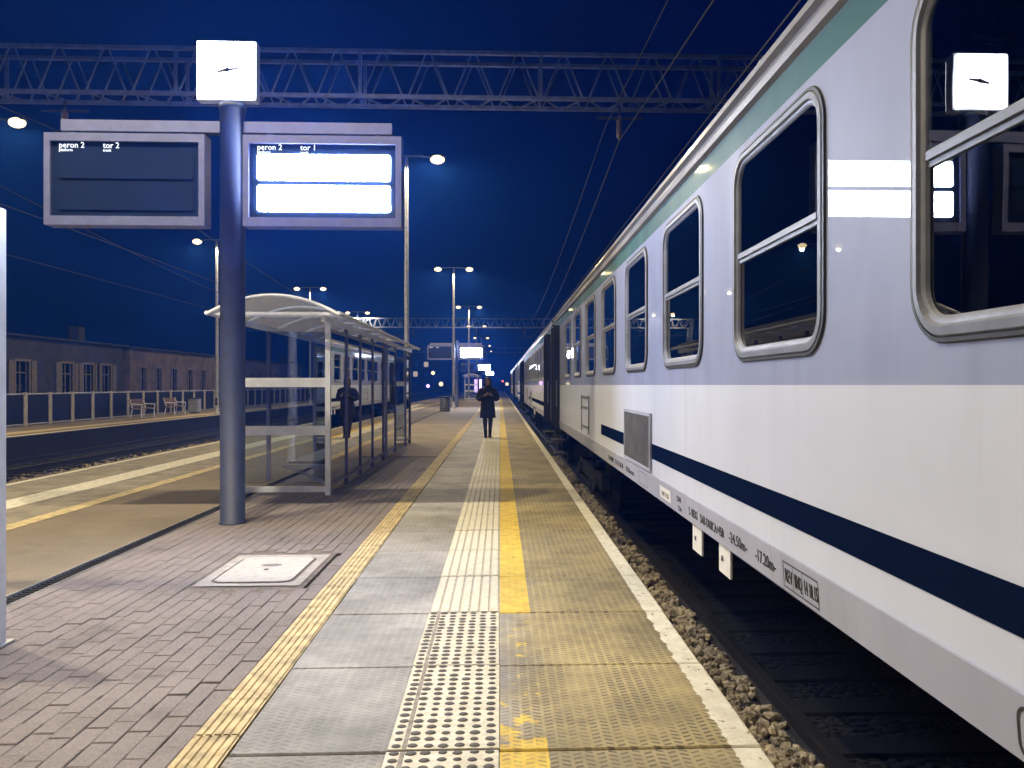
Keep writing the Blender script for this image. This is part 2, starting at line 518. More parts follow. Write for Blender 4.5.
def stones(name, boxes, n, smin, smax, z):
    bm = bmesh.new(); bmesh.ops.create_icosphere(bm, subdivisions=1, radius=1)
    bv = [v.co.copy() for v in bm.verts]; bf = [tuple(v.index for v in f.verts) for f in bm.faces]; bm.free()
    mb = MB()
    for _ in range(n):
        x0, x1, y0, y1 = random.choice(boxes)
        u = random.random()**1.6
        x, y = random.uniform(x0, x1), y0 + (y1-y0)*u
        s = random.uniform(smin, smax); q = Matrix.Rotation(random.uniform(0,6.28), 3, Vector((random.random(), random.random(), random.random()+.1)))
        sx, sy, sz = random.uniform(.7,1.3), random.uniform(.7,1.3), random.uniform(.5,.9)
        hump = .03*math.cos((y-1.8)/.6*2*math.pi + math.pi)
        zz = z + hump + random.uniform(-.01, .05)
        mb.add([q @ Vector((v.x*sx*s*random.uniform(.8,1.2), v.y*sy*s, v.z*sz*s)) + Vector((x, y, zz)) for v in bv], bf)
    o = mb.build(name, M['stone'])
    tag(o, 'loose crushed stones of the trackbed between platform edge and train', 'ballast', kind='stuff'); return o
stones('ballast_stones', [(XE+.30, 1.84, 2.0, 24.0)], 6500, .014, .055, -.72)
o = stones('ballast_stones', [(-12.1, -10.9, 12, 34.0)], 6000, .03, .06, -.80)
tag(o, 'strip of pale crushed stones between the two tracks beyond the platform', 'ballast', kind='stuff')

# ------------------------------------------------------------------ island platform
plat = MB().box((XW+.12, YB, -.94), (XE-.12, YP, -.035)).build('platform', M['base']); tag(plat, kind='structure')
# edge slabs, 1 m long
def slab_mesh(x0, x1): return MB().box((x0, .006, -.16), (x1, .994, 0), .007).mesh('platform_slab', M['slab'])
Y0 = 3.31                     # a joint measured in the photograph
SL = slab_mesh(-1.14, XE)
ribs = MB()
for i in range(7):
    x0 = -.474 + i*.0672
    ribs.prism([(x0,.0015),(x0+.0600,.0015),(x0+.052,.0085),(x0+.008,.0085)], 1, .012, .988)
ribs.box((-.478,.012,-.002),(-.006,.988,.002))
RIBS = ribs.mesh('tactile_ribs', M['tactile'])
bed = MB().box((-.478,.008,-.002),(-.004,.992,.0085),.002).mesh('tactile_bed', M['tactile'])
studs = MB(); rs = random.Random(3)
for i in range(7):
    for j in range(16):
        x = -.478+.036 + i*.0665 + rs.uniform(-.004,.004); y = .035 + j*.0625 + rs.uniform(-.005,.005)
        a = rs.uniform(.8, 1.15)
        vs = []; 
        for (r, z) in ((.019*a,.008),(.015*a,.0125),(.007*a,.0135)):
            vs += [(x+r*1.25*math.cos(k*math.pi/4), y+r*math.sin(k*math.pi/4), z) for k in range(8)]
        fs = [(l*8+k, l*8+(k+1)%8, l*8+8+(k+1)%8, l*8+8+k) for l in range(2) for k in range(8)] + [tuple(range(16,24))]
        studs.add(vs, fs, True)
STUDS = studs.mesh('tactile_studs', M['stud'])
WORN = MB().box((-.418,.012,.0),(-.398,.988,.0098)).mesh('worn_line', simple('worn grey mortar', (.26,.23,.20), .8, var=.3, scale=25))
for i in range(-4, 90):
    s = place('platform_slab', SL, plat, (random.uniform(-.002,.002), Y0+i, random.uniform(-.003,.001)))
    if i < 2:
        place('tactile_bed', bed, s); place('worn_line', WORN, s); tag(place('tactile_studs', STUDS, s), kind='stuff')
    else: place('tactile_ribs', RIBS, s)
SL2 = MB().box((XW, .006, -.16), (-5.46, .994, 0), .007).mesh('platform_slab', simple('far slab', (.27,.24,.19), .8, var=.25, scale=3, bump=.2))
RB2 = MB().box((-6.60,.01,-.002),(-6.13,.99,.006),.002).mesh('tactile_strip', M['white_line'])
EL2 = MB().box((XW+.002,.008,-.002),(XW+.13,.992,.004),.001).mesh('edge_line', M['white_line'])
for i in range(3, 60):
    s = place('platform_slab', SL2, plat, (0, Y0+i+.4, random.uniform(-.003,.001)))
    place('tactile_strip', RB2, s); place('edge_line', EL2, s)
MB().box((-1.14, Y0+90, -.034), (XE, YP, 0)).build('far_slab_paving', M['slab'], plat)
MB().box((XW, Y0+63.4, -.034), (-5.46, YP, 0)).build('far_slab_paving', M['asphalt'], plat)
# grooved guide tiles beside the slabs
gt = MB()
gt.box((-1.352, .003, -.03), (-1.148, .397, -.004))
for i in range(5):
    x0 = -1.346 + i*.0395
    gt.prism([(x0,-.005),(x0+.034,-.005),(x0+.029,.004),(x0+.005,.004)], 1, .004, .396)
GT = gt.mesh('guide_tile', M['groove'])
for i in range(-3, 110):
    place('guide_tile', GT, plat, (random.uniform(-.002,.002), 3.1+i*.4, random.uniform(-.002,.002)))
MB().box((-1.352, 3.1+110*.4, -.034), (-1.148, YP, 0)).build('guide_strip', M['groove'], plat)
MB().box((-5.452, 2, -.034), (-5.24, YP, .003)).build('guide_strip', M['groove'], plat)
# pavers: near ones piece by piece
BW, BL = .105, .21
MHX0, MHX1, MHY0, MHY1 = -2.40, -1.52, 6.05, 7.25
BR = [MB().box((.0015+a*.0005,.0015,-.045),(BW-.002,BL-.002,0),.004).mesh('paver', M['brick']) for a in range(3)]
cells = []
ncol = 20; bx0 = -3.452
for ci in range(ncol):
    off = (.0, .105, .05, .155)[ci % 4]
    for ri in range(-1, 68):
        x = bx0 + ci*BW; y = 2.4 + ri*BL + off
        if x+BW > MHX0 and x < MHX1 and y+BL > MHY0 and y < MHY1: continue
        cells.append((x, y))
def seen(c): return (c[0]+BW) > -.66*c[1] - .05
vis = sorted([c for c in cells if seen(c) and c[1] > 2.9], key=lambda c: c[1]+.3*abs(c[0]))
big = set(vis[:300])
for (x, y) in vis[:300]:
    place('paver', random.choice(BR), plat, (x, y, random.uniform(-.004, .002)), (random.uniform(-.008,.008), random.uniform(-.012,.012), random.uniform(-.008,.008)))
rest = MB()
for (x, y) in cells:
    if (x, y) in big: continue
    z = random.uniform(-.004, .002)
    rest.box((x+.0015, y+.0015, -.045), (x+BW-.002, y+BL-.002, z), .004)
tag(rest.build('pavers', M['brick'], plat), kind='stuff')
YF = 2.4 + 69*BL
MB().box((bx0, YF+.16, -.034), (-1.356, YP, -.001)).build('far_paving', M['paving'], plat)
MB().box((-5.235, 2, -.034), (-3.63, YP, -.001)).build('asphalt_strip', M['asphalt'], plat)
# drain channel
dr = empty('drain_channel', parent=plat)
MB().box((-3.625, 2, -.034), (-3.458, 90, -.030)).build('channel_floor', M['black'], dr)
for x in (-3.625, -3.470): MB().box((x, 2, -.034), (x+.012, 90, .001)).build('channel_lip', M['galv'], dr)
gb = MB()
for k in range(220): gb.box((-3.61, 4+k*.06, -.024), (-3.472, 4+k*.06+.012, -.014))
tag(gb.build('grating_bars', M['rubber'], dr), kind='stuff')
# manhole
MB().box((MHX0-.12, MHY0-.23, -.034), (MHX1+.01, MHY1+.23, -.008)).build('mortar_bed', simple('manhole mortar', (.15,.125,.11), .9, var=.3, scale=20, bump=.4), plat)
mh = empty('manhole', parent=plat)
rim = MB()
ou = [(MHX0+.03,MHY0+.05),(MHX1-.03,MHY0+.05),(MHX1-.03,MHY1-.05),(MHX0+.03,MHY1-.05)]
def ring(mb, outer, inner, z0, z1):
    n = len(inner); k = n//4
    vs = [(p[0],p[1],z1) for p in outer] + [(p[0],p[1],z1) for p in inner] + [(p[0],p[1],z0) for p in inner]
    fs = []
    # inner order: quadrants (+,+),(-,+),(-,-),(+,-); outer given as (-,-),(+,-),(+,+),(-,+)
    oi = [2, 3, 0, 1]
    for q in range(4):
        for j in range(k-1): fs.append((oi[q], 4+q*k+j, 4+q*k+j+1))
        fs.append((oi[q], 4+q*k+k-1, 4+((q+1) % 4)*k, oi[(q+1) % 4]))
    for j in range(n): fs.append((4+j, 4+(j+1) % n, 4+n+(j+1) % n, 4+n+j))
    mb.add(vs, fs)
mcx, mcy = (-2.25-1.66)/2, 6.64
ring(rim, ou, rrect(.66, .92, .10, 5, mcx, mcy), -.03, .0)
rim.build('collar', simple('manhole concrete', (.36,.34,.33), .85, var=.15, scale=9, bump=.3), mh)
MB().box((mcx-.34, mcy-.47, -.034), (mcx+.34, mcy+.47, -.026)).build('recess', M['black'], mh)
lid = MB(); pl_ = rrect(.61, .87, .085, 5, mcx-.006, mcy+.012)
lid.prism(pl_, 2, -.024, .004)
lo = lid.build('lid', simple('manhole lid', (.46,.44,.43), .7, var=.12, scale=14, bump=.25), mh)
em = MB(); em.add([(mcx+.09*math.cos(t*.4488), mcy+.13+.055*math.sin(t*.4488), .0065) for t in range(14)], [tuple(range(14))])
em.build('emblem', simple('emblem cast', (.17,.16,.16), .7, var=.3, scale=60), lo)
kh = MB(); kh.add([(mcx+.022*math.cos(t*.6283), mcy-.03+.03*math.sin(t*.6283), .0065) for t in range(10)], [tuple(range(10))])
kh.build('key_hole', M['black'], lo)

# ------------------------------------------------------------------ opposite platform, fence, benches, buildings
XO, XF = -14.6, -18.0
op = MB().box((XF-3.0, YB, -.94), (XO, YP, -.03)).build('opposite_platform', M['platform_side'])
MB().box((XF-3.0, YB, -.029), (XO+.05, YP, -.002)).build('top_paving', M['asphalt'], op); tag(op, kind='structure')
MB().box((XO-.13, YB, -.02), (XO+.004, YP, .004)).build('edge_line', M['white_line'], op)
MB().box((XO-1.35, YB, -.02), (XO-.75, YP, .004)).build('warning_strip', M['groove'], op)

fe = empty('platform_fence', (XF, 0, 0)); tag(fe, 'low metal fence of dark panels between pale posts on the far platform', 'fence')
PM = MB().box((-.05,-.085,0),(.05,.085,1.27),.01).mesh('post', simple('pale fence post', (.36,.33,.31), .7, var=.2))
PN = MB().box((-.008,.10,.08),(.008,1.53,1.17)).mesh('panel', M['mesh_panel'])
RT = MB().box((-.025,.087,1.19),(.025,1.543,1.235),.005).mesh('top_rail', M['galv'])
RBm = MB().box((-.02,.087,.04),(.02,1.543,.08),.005).mesh('bottom_rail', M['galv'])
for i in range(40):
    y = 25.4 + i*1.63
    place('post', PM, fe, (0, y, 0)); place('panel', PN, fe, (0, y, 0)); place('top_rail', RT, fe, (0, y, 0)); place('bottom_rail', RBm, fe, (0, y, 0))

def bench(x, y, label, rz=0):
    b = empty('platform_bench', (x, y, 0), rz); tag(b, label, 'bench', 'benches on the far platform')
    for k in range(4): MB().box((-.80, -.02+k*.115-.22, .43), (.80, .075+k*.115-.22, .465), .008).build('seat_slat', M['wood'], b)
    for k in range(3): MB().box((-.80, .23+k*.035, .52+k*.13), (.80, .26+k*.035, .62+k*.13), .005).build('back_slat', M['wood'], b)
    for sx in (-.68, .68):
        f = MB()
        f.tube([(sx,-.22,0),(sx,-.20,.42),(sx,.2,.42),(sx,.34,.90)], .025, 6)
        f.tube([(sx,.20,.42),(sx,.30,0)], .025, 6)
        f.tube([(sx,-.22,.40),(sx,-.24,.63),(sx,.24,.65)], .022, 6)
        f.build('side_frame', M['white_steel'], b)
    return b
bench(-17.0, 37.9, 'slatted bench on the far platform, left of the pair in front of the fence', R(90))
bench(-17.0, 41.6, 'slatted bench on the far platform beside the small square bin', R(90))
lb = empty('litter_bin', (-16.9, 43.9, 0)); tag(lb, 'small square grey bin right of the far benches by the fence', 'bin')
MB().box((-.26,-.24,.06),(.26,.24,.78),.02).build('box', M['galv'], lb); MB().box((-.29,-.27,.80),(.29,.27,.84),.01).build('lid', M['pole'], lb)
MB().box((-.2,-.18,0),(.2,.18,.055)).build('foot', M['pole'], lb); MB().box((-.1,-.1,.781),(.1,.1,.799)).build('neck', M['pole'], lb)

def wall_with_holes(mb, x, thick, y0, y1, z0, z1, holes):
    """wall in the plane x facing +x with rectangular openings (ya,yb,za,zb)"""
    ys = sorted({y0, y1, *[h[0] for h in holes], *[h[1] for h in holes]})
    for a, b in zip(ys[:-1], ys[1:]):
        hs = sorted([h for h in holes if h[0] <= a+1e-6 and h[1] >= b-1e-6], key=lambda h: h[2])
        z = z0
        for h in hs:
            if h[2] > z: mb.box((x-thick, a, z), (x, b, h[2]))
            z = h[3]
        if z < z1: mb.box((x-thick, a, z), (x, b, z1))
def house(name, label, x, y0, y1, h, wall, wins, shutters=False):
    b = empty(name, (x, y0, 0)); tag(b, label, 'building')
    w = MB(); L = y1-y0
    wall_with_holes(w, 0, .35, 0, L, -.95, h, [(a-y0, c-y0, d, e) for (a, c, d, e) in wins])
    w.box((-9, 0.001, -.95), (-.351, .35, h-.02)); w.box((-9, L-.35, -.95), (-.351, L-.001, h-.02)); w.box((-9.3, 0, -.95), (-9.001, L, h-.02))
    w.build('wall', wall, b)
    rf = MB(); rf.prism([(.30,h+.005),(.30,h+.10),(-4.6,h+.42),(-9.7,h+.10),(-9.7,h+.005)], 1, -.25, L+.25); r_ = rf.build('roof', M['roof_dark'], b)
    MB().box((-1.6, L*.9, h+.2), (-1.0, L*.9+.7, h+1.05)).build('chimney', M['wall_dark'], r_)
    for (a, c, d, e) in wins:
        a -= y0; c -= y0
        wi = MB().box((-.16, a+.001, d+.001), (-.13, c-.001, e-.001)).build('window', M['win_dark'], b)
        f = MB()
        f.box((-.128, a+.002, d+.002), (-.10, a+.07, e-.002)); f.box((-.128, c-.07, d+.002), (-.10, c-.002, e-.002))
        f.box((-.128, (a+c)/2-.03, d+.002), (-.098, (a+c)/2+.03, e-.002)); f.box((-.127, a+.071, d+(e-d)*.66), (-.101, c-.071, d+(e-d)*.66+.05))
        f.build('frame', M['trim'], wi)
        s = MB()
        s.box((.001, a-.12, d-.08), (.05, a-.001, e+.12)); s.box((.001, c+.001, d-.08), (.05, c+.12, e+.12)); s.box((.001, a, e+.001), (.05, c, e+.12))
        s.build('surround', M['trim'], wi)
        MB().box((-.10, a, d-.08), (.10, c, d-.002)).build('sill', M['trim'], wi)
        if shutters:
            for q in (a-.62, c+.17): MB().box((.02, q, d-.05), (.075, q+.44, e+.05), .01).build('shutter', M['shutter'], wi)
    return b
def yz(px, X): return on_x(px, 385, X).y
XB = -24.0
w2 = []
for px in (143, 158.5, 174, 190, 203, 219):
    y = yz(px, XB); w2.append((y-.42, y+.42, .9, 2.72))
y = w2[-1][1]
for k in range(8): w2.append((y+2.1+k*2.9, y+2.95+k*2.9, .9, 2.72))
yb2 = yz(130, XB)
house('station_building', 'single storey buff walled building with small framed windows beyond the fence', XB, yb2, yb2+44, 3.95, M['wall_buff'], w2)
w1 = []
for px in (22, 67, 88, 106):
    y = yz(px, XB-.2); w1.append((y-.55, y+.55, 1.0, 2.75))
house('outbuilding', 'dark low building with open pale shutters left of the buff building', XB-.2, 18.0, yb2-.6, 4.0, M['wall_dark'], w1, True)
# far dark block at the end of the yard
fb = empty('apartment_block', (-34, 236, 0)); tag(fb, 'distant dark block with a few lit windows behind the shelter', 'building')
w = MB().box((-16, 0, -.95), (15, 14, 12.3)); w.build('wall', M['wall_dark'], fb)
MB().box((-16.3,-.3,12.301),(15.3,14.3,12.8)).build('roof', M['roof_dark'], fb)
rw = random.Random(5)
for r_ in range(4):
    for c_ in range(9):
        lit = rw.random() < .10
        x = -14.5+c_*3.2; z = 1.2+r_*2.9
        MB().box((x, -.06, z), (x+1.3, -.003, z+1.5)).build('window', M['lit_window'] if lit else M['win_dark'], fb)

# ------------------------------------------------------------------ lamps
def lamp_proto(h=9.35):
    l = empty('lamp_post')
    MB().lathe([(.16,0),(.16,.03),(.105,.05),(.105,.9),(.095,.95),(.052,h)], n=14).build('pole', M['galv'], l)
    MB().box((-.055,-.12,.45),(.055,-.098,.85)).build('access_door', M['pole'], l)
    MB().tube([(-.85,0,h+.02),(-.5,0,h+.06),(.5,0,h+.06),(.85,0,h+.02)], .03, 8).build('arm', M['galv'], l)
    for s in (-1, 1):
        hd = MB()
        hd.add([(s*.78,-.08,h-.02),(s*.78,.08,h-.02),(s*1.32,.12,h+.02),(s*1.32,-.12,h+.02),(s*.80,-.05,h+.07),(s*.80,.05,h+.07),(s*1.24,.08,h+.12),(s*1.24,-.08,h+.12)],
               [(0,1,2,3),(4,7,6,5),(0,4,5,1),(1,5,6,2),(2,6,7,3),(3,7,4,0)])
        ho = hd.build('lamp_head', M['pole'], l)
        bowl = MB(); bm = bmesh.new(); bmesh.ops.create_uvsphere(bm, u_segments=14, v_segments=8, radius=1)
        bowl.add([(s*1.05+v.co.x*.25, v.co.y*.18, h-.055+v.co.z*.15) for v in bm.verts], [tuple(v.index for v in f.verts) for f in bm.faces], True); bm.free()
        bowl.build('lens', M['lens'], ho)
    return l
def lamp_lights(l, watts, colr, h=9.35):
    key = 'lamp_light_%d' % int(watts)
    ld = bpy.data.lights.get(key) or bpy.data.lights.new(key, 'SPOT')
    ld.energy = watts; ld.color = colr; ld.spot_size = R(174); ld.spot_blend = .25; ld.shadow_soft_size = .10
    for s in (-1, 1):
        lo_ = bpy.data.objects.new('lamp_light', ld); col.objects.link(lo_); lo_.parent = l; lo_.location = (s*1.05, 0, h-.23)
LAMP = lamp_proto()
LX = -3.20
lamp_places = [(LX, 1.3 - 25.5), (-4.2, 6.2), (LX, 26.9)] + [(LX+.1, 26.9+25.5*k) for k in range(1, 7)]
lamp_names = ['double headed platform lamp far behind the camera', 'double headed platform lamp post just left of the camera',
  'tall double headed lamp post at the far end of the near shelter', 'double headed lamp post beside the cylindrical litter bin',
  'third double headed lamp post along the platform, past the far lit display', 'fourth double headed lamp post along the platform by the far shelter',
  'fifth double headed lamp post along the platform', 'sixth double headed lamp post along the platform', 'farthest double headed lamp post at the end of the platform']
BARE = LAMP
for i, (x, y) in enumerate(lamp_places):
    l = LAMP if i == 0 else copy_tree(LAMP)
    l.location = (x, y, 0); tag(l, lamp_names[i], 'lamp post', 'lamp posts along the island platform')
for l in [o for o in col.objects if o.name.startswith('lamp_post')]:
    if l.location.y < 10: lamp_lights(l, NEAR_W, NEAR_COL)
    elif l.location.y < 90: lamp_lights(l, LAMP_W, LAMP_COL)
far_lamps = [(4.0, 'lamp post on the far platform, out of view at left'), (23.6, 'leftmost glowing lamp of the far platform, cut by the left picture edge'), (42.8, 'lamp post of the far platform half hidden by the sign post'),
             (63.5, 'double headed lamp on the far platform seen above the shelter roof'), (84.5, 'most distant lamp post of the far platform')]
for (y, nm) in far_lamps:
    l = copy_tree(BARE); l.location = (-15.3, y, 0); lamp_lights(l, LAMP_W*.75, LAMP_COL); tag(l, nm, 'lamp post', 'lamp posts on the far platform')
def small_lamp(px, py, y, mat, r, label):
    p = on_y(px, py, y); l = empty('yard_lamp', (p.x, y, 0)); tag(l, label, 'lamp', 'small lamps in the distance')
    MB().tube([(0,0,-.95),(0,0,p.z-r)], .06, 8).build('pole', M['pole'], l)
    b = MB(); bm = bmesh.new(); bmesh.ops.create_uvsphere(bm, u_segments=12, v_segments=8, radius=r)
    b.add([(v.co.x, v.co.y, v.co.z+p.z) for v in bm.verts], [tuple(v.index for v in f.verts) for f in bm.faces], True); bm.free()
    b.build('globe', mat, l)
small_lamp(433, 373, 214, M['lens'], .55, 'yellow globe lamp in the distance above the fence line')
small_lamp(441, 384, 216, M['lens'], .62, 'bright low globe lamp in the distance left of the bin')
small_lamp(428, 386, 218, M['lens_violet'], .5, 'violet globe lamp in the distance by the shelter end')
small_lamp(507, 384, 212, M['lens'], .45, 'yellow lamp beyond the train at the platform end')
sg = empty('railway_signal', (.75, 209, 0)); tag(sg, 'distant signal post showing a red light beyond the platform end', 'signal')
MB().tube([(0,0,-.95),(0,0,3.4)], .07, 8).build('mast', M['pole'], sg)
hd = MB().box((-.22,-.12,2.0),(.22,.10,3.1),.03).build('signal_head', M['black'], sg)
MB().lathe([(.001,0),(.17,0),(.17,.06),(.001,.09)], (0,0,0), 14).build('red_lens', M['lens_red'], hd, (0,-.12,2.55), (R(90),0,0))

# ------------------------------------------------------------------ clock and display post
SY = 8.88
def sign_proto():
    s = empty('sign_post', (0,0,0))
    MB().lathe([(.001,0),(.150,0),(.150,.012),(.135,.014),(.135,4.62),(.145,4.62),(.145,4.69),(.001,4.69)], n=28).build('pole', M['pole'], s)
    beam = MB().box((-1.87,-.032,4.375),(1.78,.0,4.50)).build('cross_beam', M['frame'], s)
    MB().box((-1.86,.001,4.38),(1.77,.12,4.495)).build('beam_core', M['pole'], beam)
    for sx, name in ((-1, 'tor 2'), (1, 'tor 1')):
        x0, x1 = (-2.04, -.29) if sx < 0 else (.13, 1.89)
        z0, z1 = 3.325, 4.345
        d = empty('display', (0,0,0), parent=s)
        if sx < 0: tag(d, 'left display with dark switched-off panels')
        else: tag(d, 'right display with two glaring white panels')
        c = MB()
        a, b_, e, f = x0+.065, x1-.065, z0+.10, z1-.09
        yf, yb = -.06, .14
        c.box((x0,yf,z0),(x1,yb,e)); c.box((x0,yf,f),(x1,yb,z1)); c.box((x0,yf,e+.0005),(a,yb,f-.0005)); c.box((b_,yf,e+.0005),(x1,yb,f-.0005))
        c.build('casing', M['frame'], d)
        MB().box((a+.001,yf+.03,e+.001),(b_-.001,yb-.03,f-.001)).build('screen', M['screen_off'], d)
        for k, (u, v) in enumerate(((3.845,4.135),(3.495,3.79))):
            pm = M['screen_dim'] if sx < 0 else M['screen_on']
            p0, p1 = (a+.09, b_-.06)
            MB().prism([(p0+.02,u),(p1-.02,u),(p1,u+.02),(p1,v-.02),(p1-.02,v),(p0+.02,v),(p0,v-.02),(p0,u+.02)], 1, yf+.018, yf+.029).build('panel', pm, d)
            if sx > 0: MB().box((p0,yb-.029,u),(p1,yb-.018,v)).build('panel', M['screen_dim'], d)
        for (body, dx, dz, sz) in (('peron 2', .085, 4.185, .092), ('platform', .085, 4.145, .046), (name, .565, 4.185, .092), ('track', .565, 4.145, .046)):
            text('lettering', body, sz, M['letter'], d, facing_camera(a+dx, yf+.026, dz), .95)
        for hx in (x0+.28, x1-.28): MB().box((hx-.035,-.02,z1+.001),(hx+.035,.06,4.374)).build('hanger', M['frame'], d)
    ck = empty('clock', (0,0,0), parent=s)
    cx, cz, hw, hd_ = -.045, 5.052, .315, .08
    MB().lathe([(.05,4.691),(.06,4.72),(.05,4.728)], n=12).build('neck', M['pole'], ck)
    MB().box((cx-hw-.012,-hd_+.012,cz-hw-.012),(cx+hw+.012,hd_-.012,cz+hw+.012)).build('case', M['white_steel'], ck)
    for (a_, b_) in ((-hd_-.012, -hd_+.011), (hd_-.011, hd_+.012)):
        MB().prism(rrect(2*hw, 2*hw, .03, 3, cx, cz), 1, a_, b_).build('face', M['clock_on'], ck)
    for (dx, dz, wd) in ((-.11,-.026,.026), (.135,.016,.020)):
        v = Vector((dx,0,dz)); nrm = Vector((-dz,0,dx)).normalized()*wd
        y_ = -hd_-.018
        o_ = Vector((cx+.02, y_, cz-.0))
        MB().add([o_-v*.12+nrm, o_-v*.12-nrm, o_+v-nrm*.4, o_+v+nrm*.4], [(0,1,2,3)]).build('hand', M['print'], ck)
    return s
SIGN = sign_proto()
SIGN.location = (-3.0, SY, 0)
tag(SIGN, 'nearest dark pole carrying a glowing square clock and two platform displays', 'sign post', 'display posts along the platform')
for y, nm in ((55, 'second display post along the platform, beside the bin'), (101, 'third display post along the platform, behind the person'), (150, 'farthest display post along the platform')):
    c = copy_tree(SIGN); c.location = (-3.05, y, 0)
    for ch in [q for q in c.children if q.name.startswith('clock')]:
        for q in list(ch.children): bpy.data.objects.remove(q)
        bpy.data.objects.remove(ch)
    tag(c, nm, 'sign post', 'display posts along the platform')

# timetable case whose right post stands at the left picture edge
tb = empty('timetable_case', (on_y(5, 400, 4.74).x-.045, 4.74, 0)); tag(tb, 'white framed timetable case standing at the left picture edge', 'notice board')
MB().box((-.03,-.035,0),(.03,.035,2.60),.006).build('post', M['white_steel'], tb); MB().box((-1.13,-.035,0),(-1.07,.035,2.60),.006).build('post', M['white_steel'], tb)
bd = MB().box((-1.069,-.03,.85),(-.031,.03,2.45)).build('case', M['white_steel'], tb)
MB().box((-1.02,-.036,.90),(-.08,-.031,2.40)).build('timetable_sheet', M['sign_white'], bd)
MB().box((-.045,-.10,-.0),(.045,.10,.014)).build('foot_plate', M['galv'], tb); MB().box((-1.145,-.10,0),(-1.055,.10,.014)).build('foot_plate', M['galv'], tb)

# ------------------------------------------------------------------ shelter
def shelter_proto():
    """origin on the platform at the near right corner; x to the left is negative, y goes away"""
    s = empty('platform_shelter'); W = 1.34; L = 9.9
    posts = [0, 1.28, 2.5, 3.8, 5.15, 5.6, 7.0, 9.0, L]
    for y in posts:
        hw_ = .035 if y in (0, L) else .026
        MB().box((-hw_,y-hw_,0),(hw_,y+hw_,2.42)).build('post', M['white_steel'] if y == 0 else M['frame'], s)
    lposts = [0, 1.75, 4.9, 7.0, 8.5, L]
    for y in lposts:
        MB().box((-W-.03,y-.03,0),(-W+.03,y+.03,2.42)).build('post', M['white_steel'] if y == 0 else M['frame'], s)
    # glazing on both sides
    def pane(x, a, b):
        p = MB().box((x-.006,a+.04,.16),(x+.006,b-.04,2.30)).build('glass_pane', M['shelter_glass'], s)
        MB().box((x-.02,a+.036,.10),(x+.02,b-.036,.155)).build('bottom_rail', M['galv'], p)
        MB().box((x-.02,a+.036,2.305),(x+.02,b-.036,2.35)).build('top_rail', M['galv'], p)
    for a, b in zip(posts[:-1], posts[1:]):
        if (a, b) in ((5.15, 5.6), (7.0, 9.0)): continue
        pane(0, a, b)
    for a, b in zip(lposts[:-1], lposts[1:]):
        if a < 4.0 or a == 7.0: continue
        pane(-W, a, b)
    for y in (0, L):
        MB().box((-W+.04,y-.006,.16),(-.04,y+.006,2.30)).build('glass_pane', M['shelter_glass'], s)
        for (z0, z1) in ((1.52,1.65),(.845,.975),(.045,.125)):
            MB().box((-W+.036,y-.022,z0),(-.036,y+.022,z1)).build('cross_rail', M['white_steel'], s)
    for x in (0, -W): MB().box((x-.03,-.3,2.422),(x+.03,L+.3,2.50)).build('eaves_beam', M['white_steel'], s)
    # arched roof
    n = 14; pts = []
    for k in range(n+1):
        t = k/n; x = -W-.22 + t*(W+.44); z = 2.53 + .26*(1-(2*t-1)**2); pts.append((x, z))
    rf = MB(); vs = []; fs = []
    for y in (-.36, L+.36): vs += [(p[0], y, p[1]+.012) for p in pts]
    fs = [(k, k+1, n+2+k, n+1+k) for k in range(n)]
    rf.add(vs, fs, True); roof = rf.build('roof', M['roof_glass'], s)
    for y in (-.36, 1.28, 2.9, 4.5, 6.1, 7.7, 9.0, L+.36):
        MB().tube([(p[0], y, p[1]-.02) for p in pts], .026, 6).build('roof_arch', M['white_steel'], roof)
    for y in (-.33, 0.0, L):
        MB().box((-W-.2,y-.022,2.505),(.18,y+.022,2.545)).build('tie_beam', M['white_steel'], roof)
    for k in (0, n): MB().tube([(pts[k][0], -.36, pts[k][1]), (pts[k][0], L+.36, pts[k][1])], .03, 6).build('gutter', M['white_steel'], roof)
    # bench
    b = MB().box((-.62,.25,.42),(-.18,4.9,.455),.006).build('seat', M['galv'], s)
    for y in (.12, 1.9, 3.7):
        br = MB(); br.box((-.66,y-.03,.37),(-.036,y+.03,.418)); br.prism([(-.60,.368),(-.50,.368),(-.036,.16),(-.036,.12)], 1, y-.025, y+.025)
        br.build('bracket', M['white_steel'], b)
    return s
SH = shelter_proto(); SH.location = (-2.42, 11.09, 0)
tag(SH, 'glazed passenger shelter with arched roof and white frame beside the sign post', 'shelter', 'platform shelters')
c = copy_tree(SH); c.location = (-2.42, 84, 0); tag(c, 'far glazed shelter further down the platform, left of the person', 'shelter', 'platform shelters')
pz = empty('lit_poster_case', (-2.55, 92.5, 0)); tag(pz, 'violet lit poster case in front of the far shelter', 'poster case')
MB().box((-.55,.0,.6),(.45,.16,2.3)).build('case', M['pole'], pz); MB().box((-.48,-.012,.68),(.38,-.001,2.22)).build('poster', M['lens_violet'], pz)
for x in (-.5, .34): MB().box((x,.04,0),(x+.06,.10,.599)).build('leg', M['pole'], pz)

# cylindrical bin
tbn = empty('litter_bin', (-3.25, 46.3, 0)); tag(tbn, 'cylindrical grey litter bin at the foot of a lamp post', 'bin')
MB().lathe([(.001,.0),(.29,.0),(.30,.04),(.30,.74),(.28,.78),(.24,.80)], n=20).build('drum', M['bin'], tbn)
MB().lathe([(.24,.80),(.30,.81),(.30,.86),(.10,.90),(.001,.90)], n=20).build('lid', M['pole'], tbn)
for k in range(5):
    MB().lathe([(.302,.1+k*.13),(.309,.11+k*.13),(.309,.125+k*.13),(.302,.135+k*.13)], n=20).build('band', M['galv'], tbn)

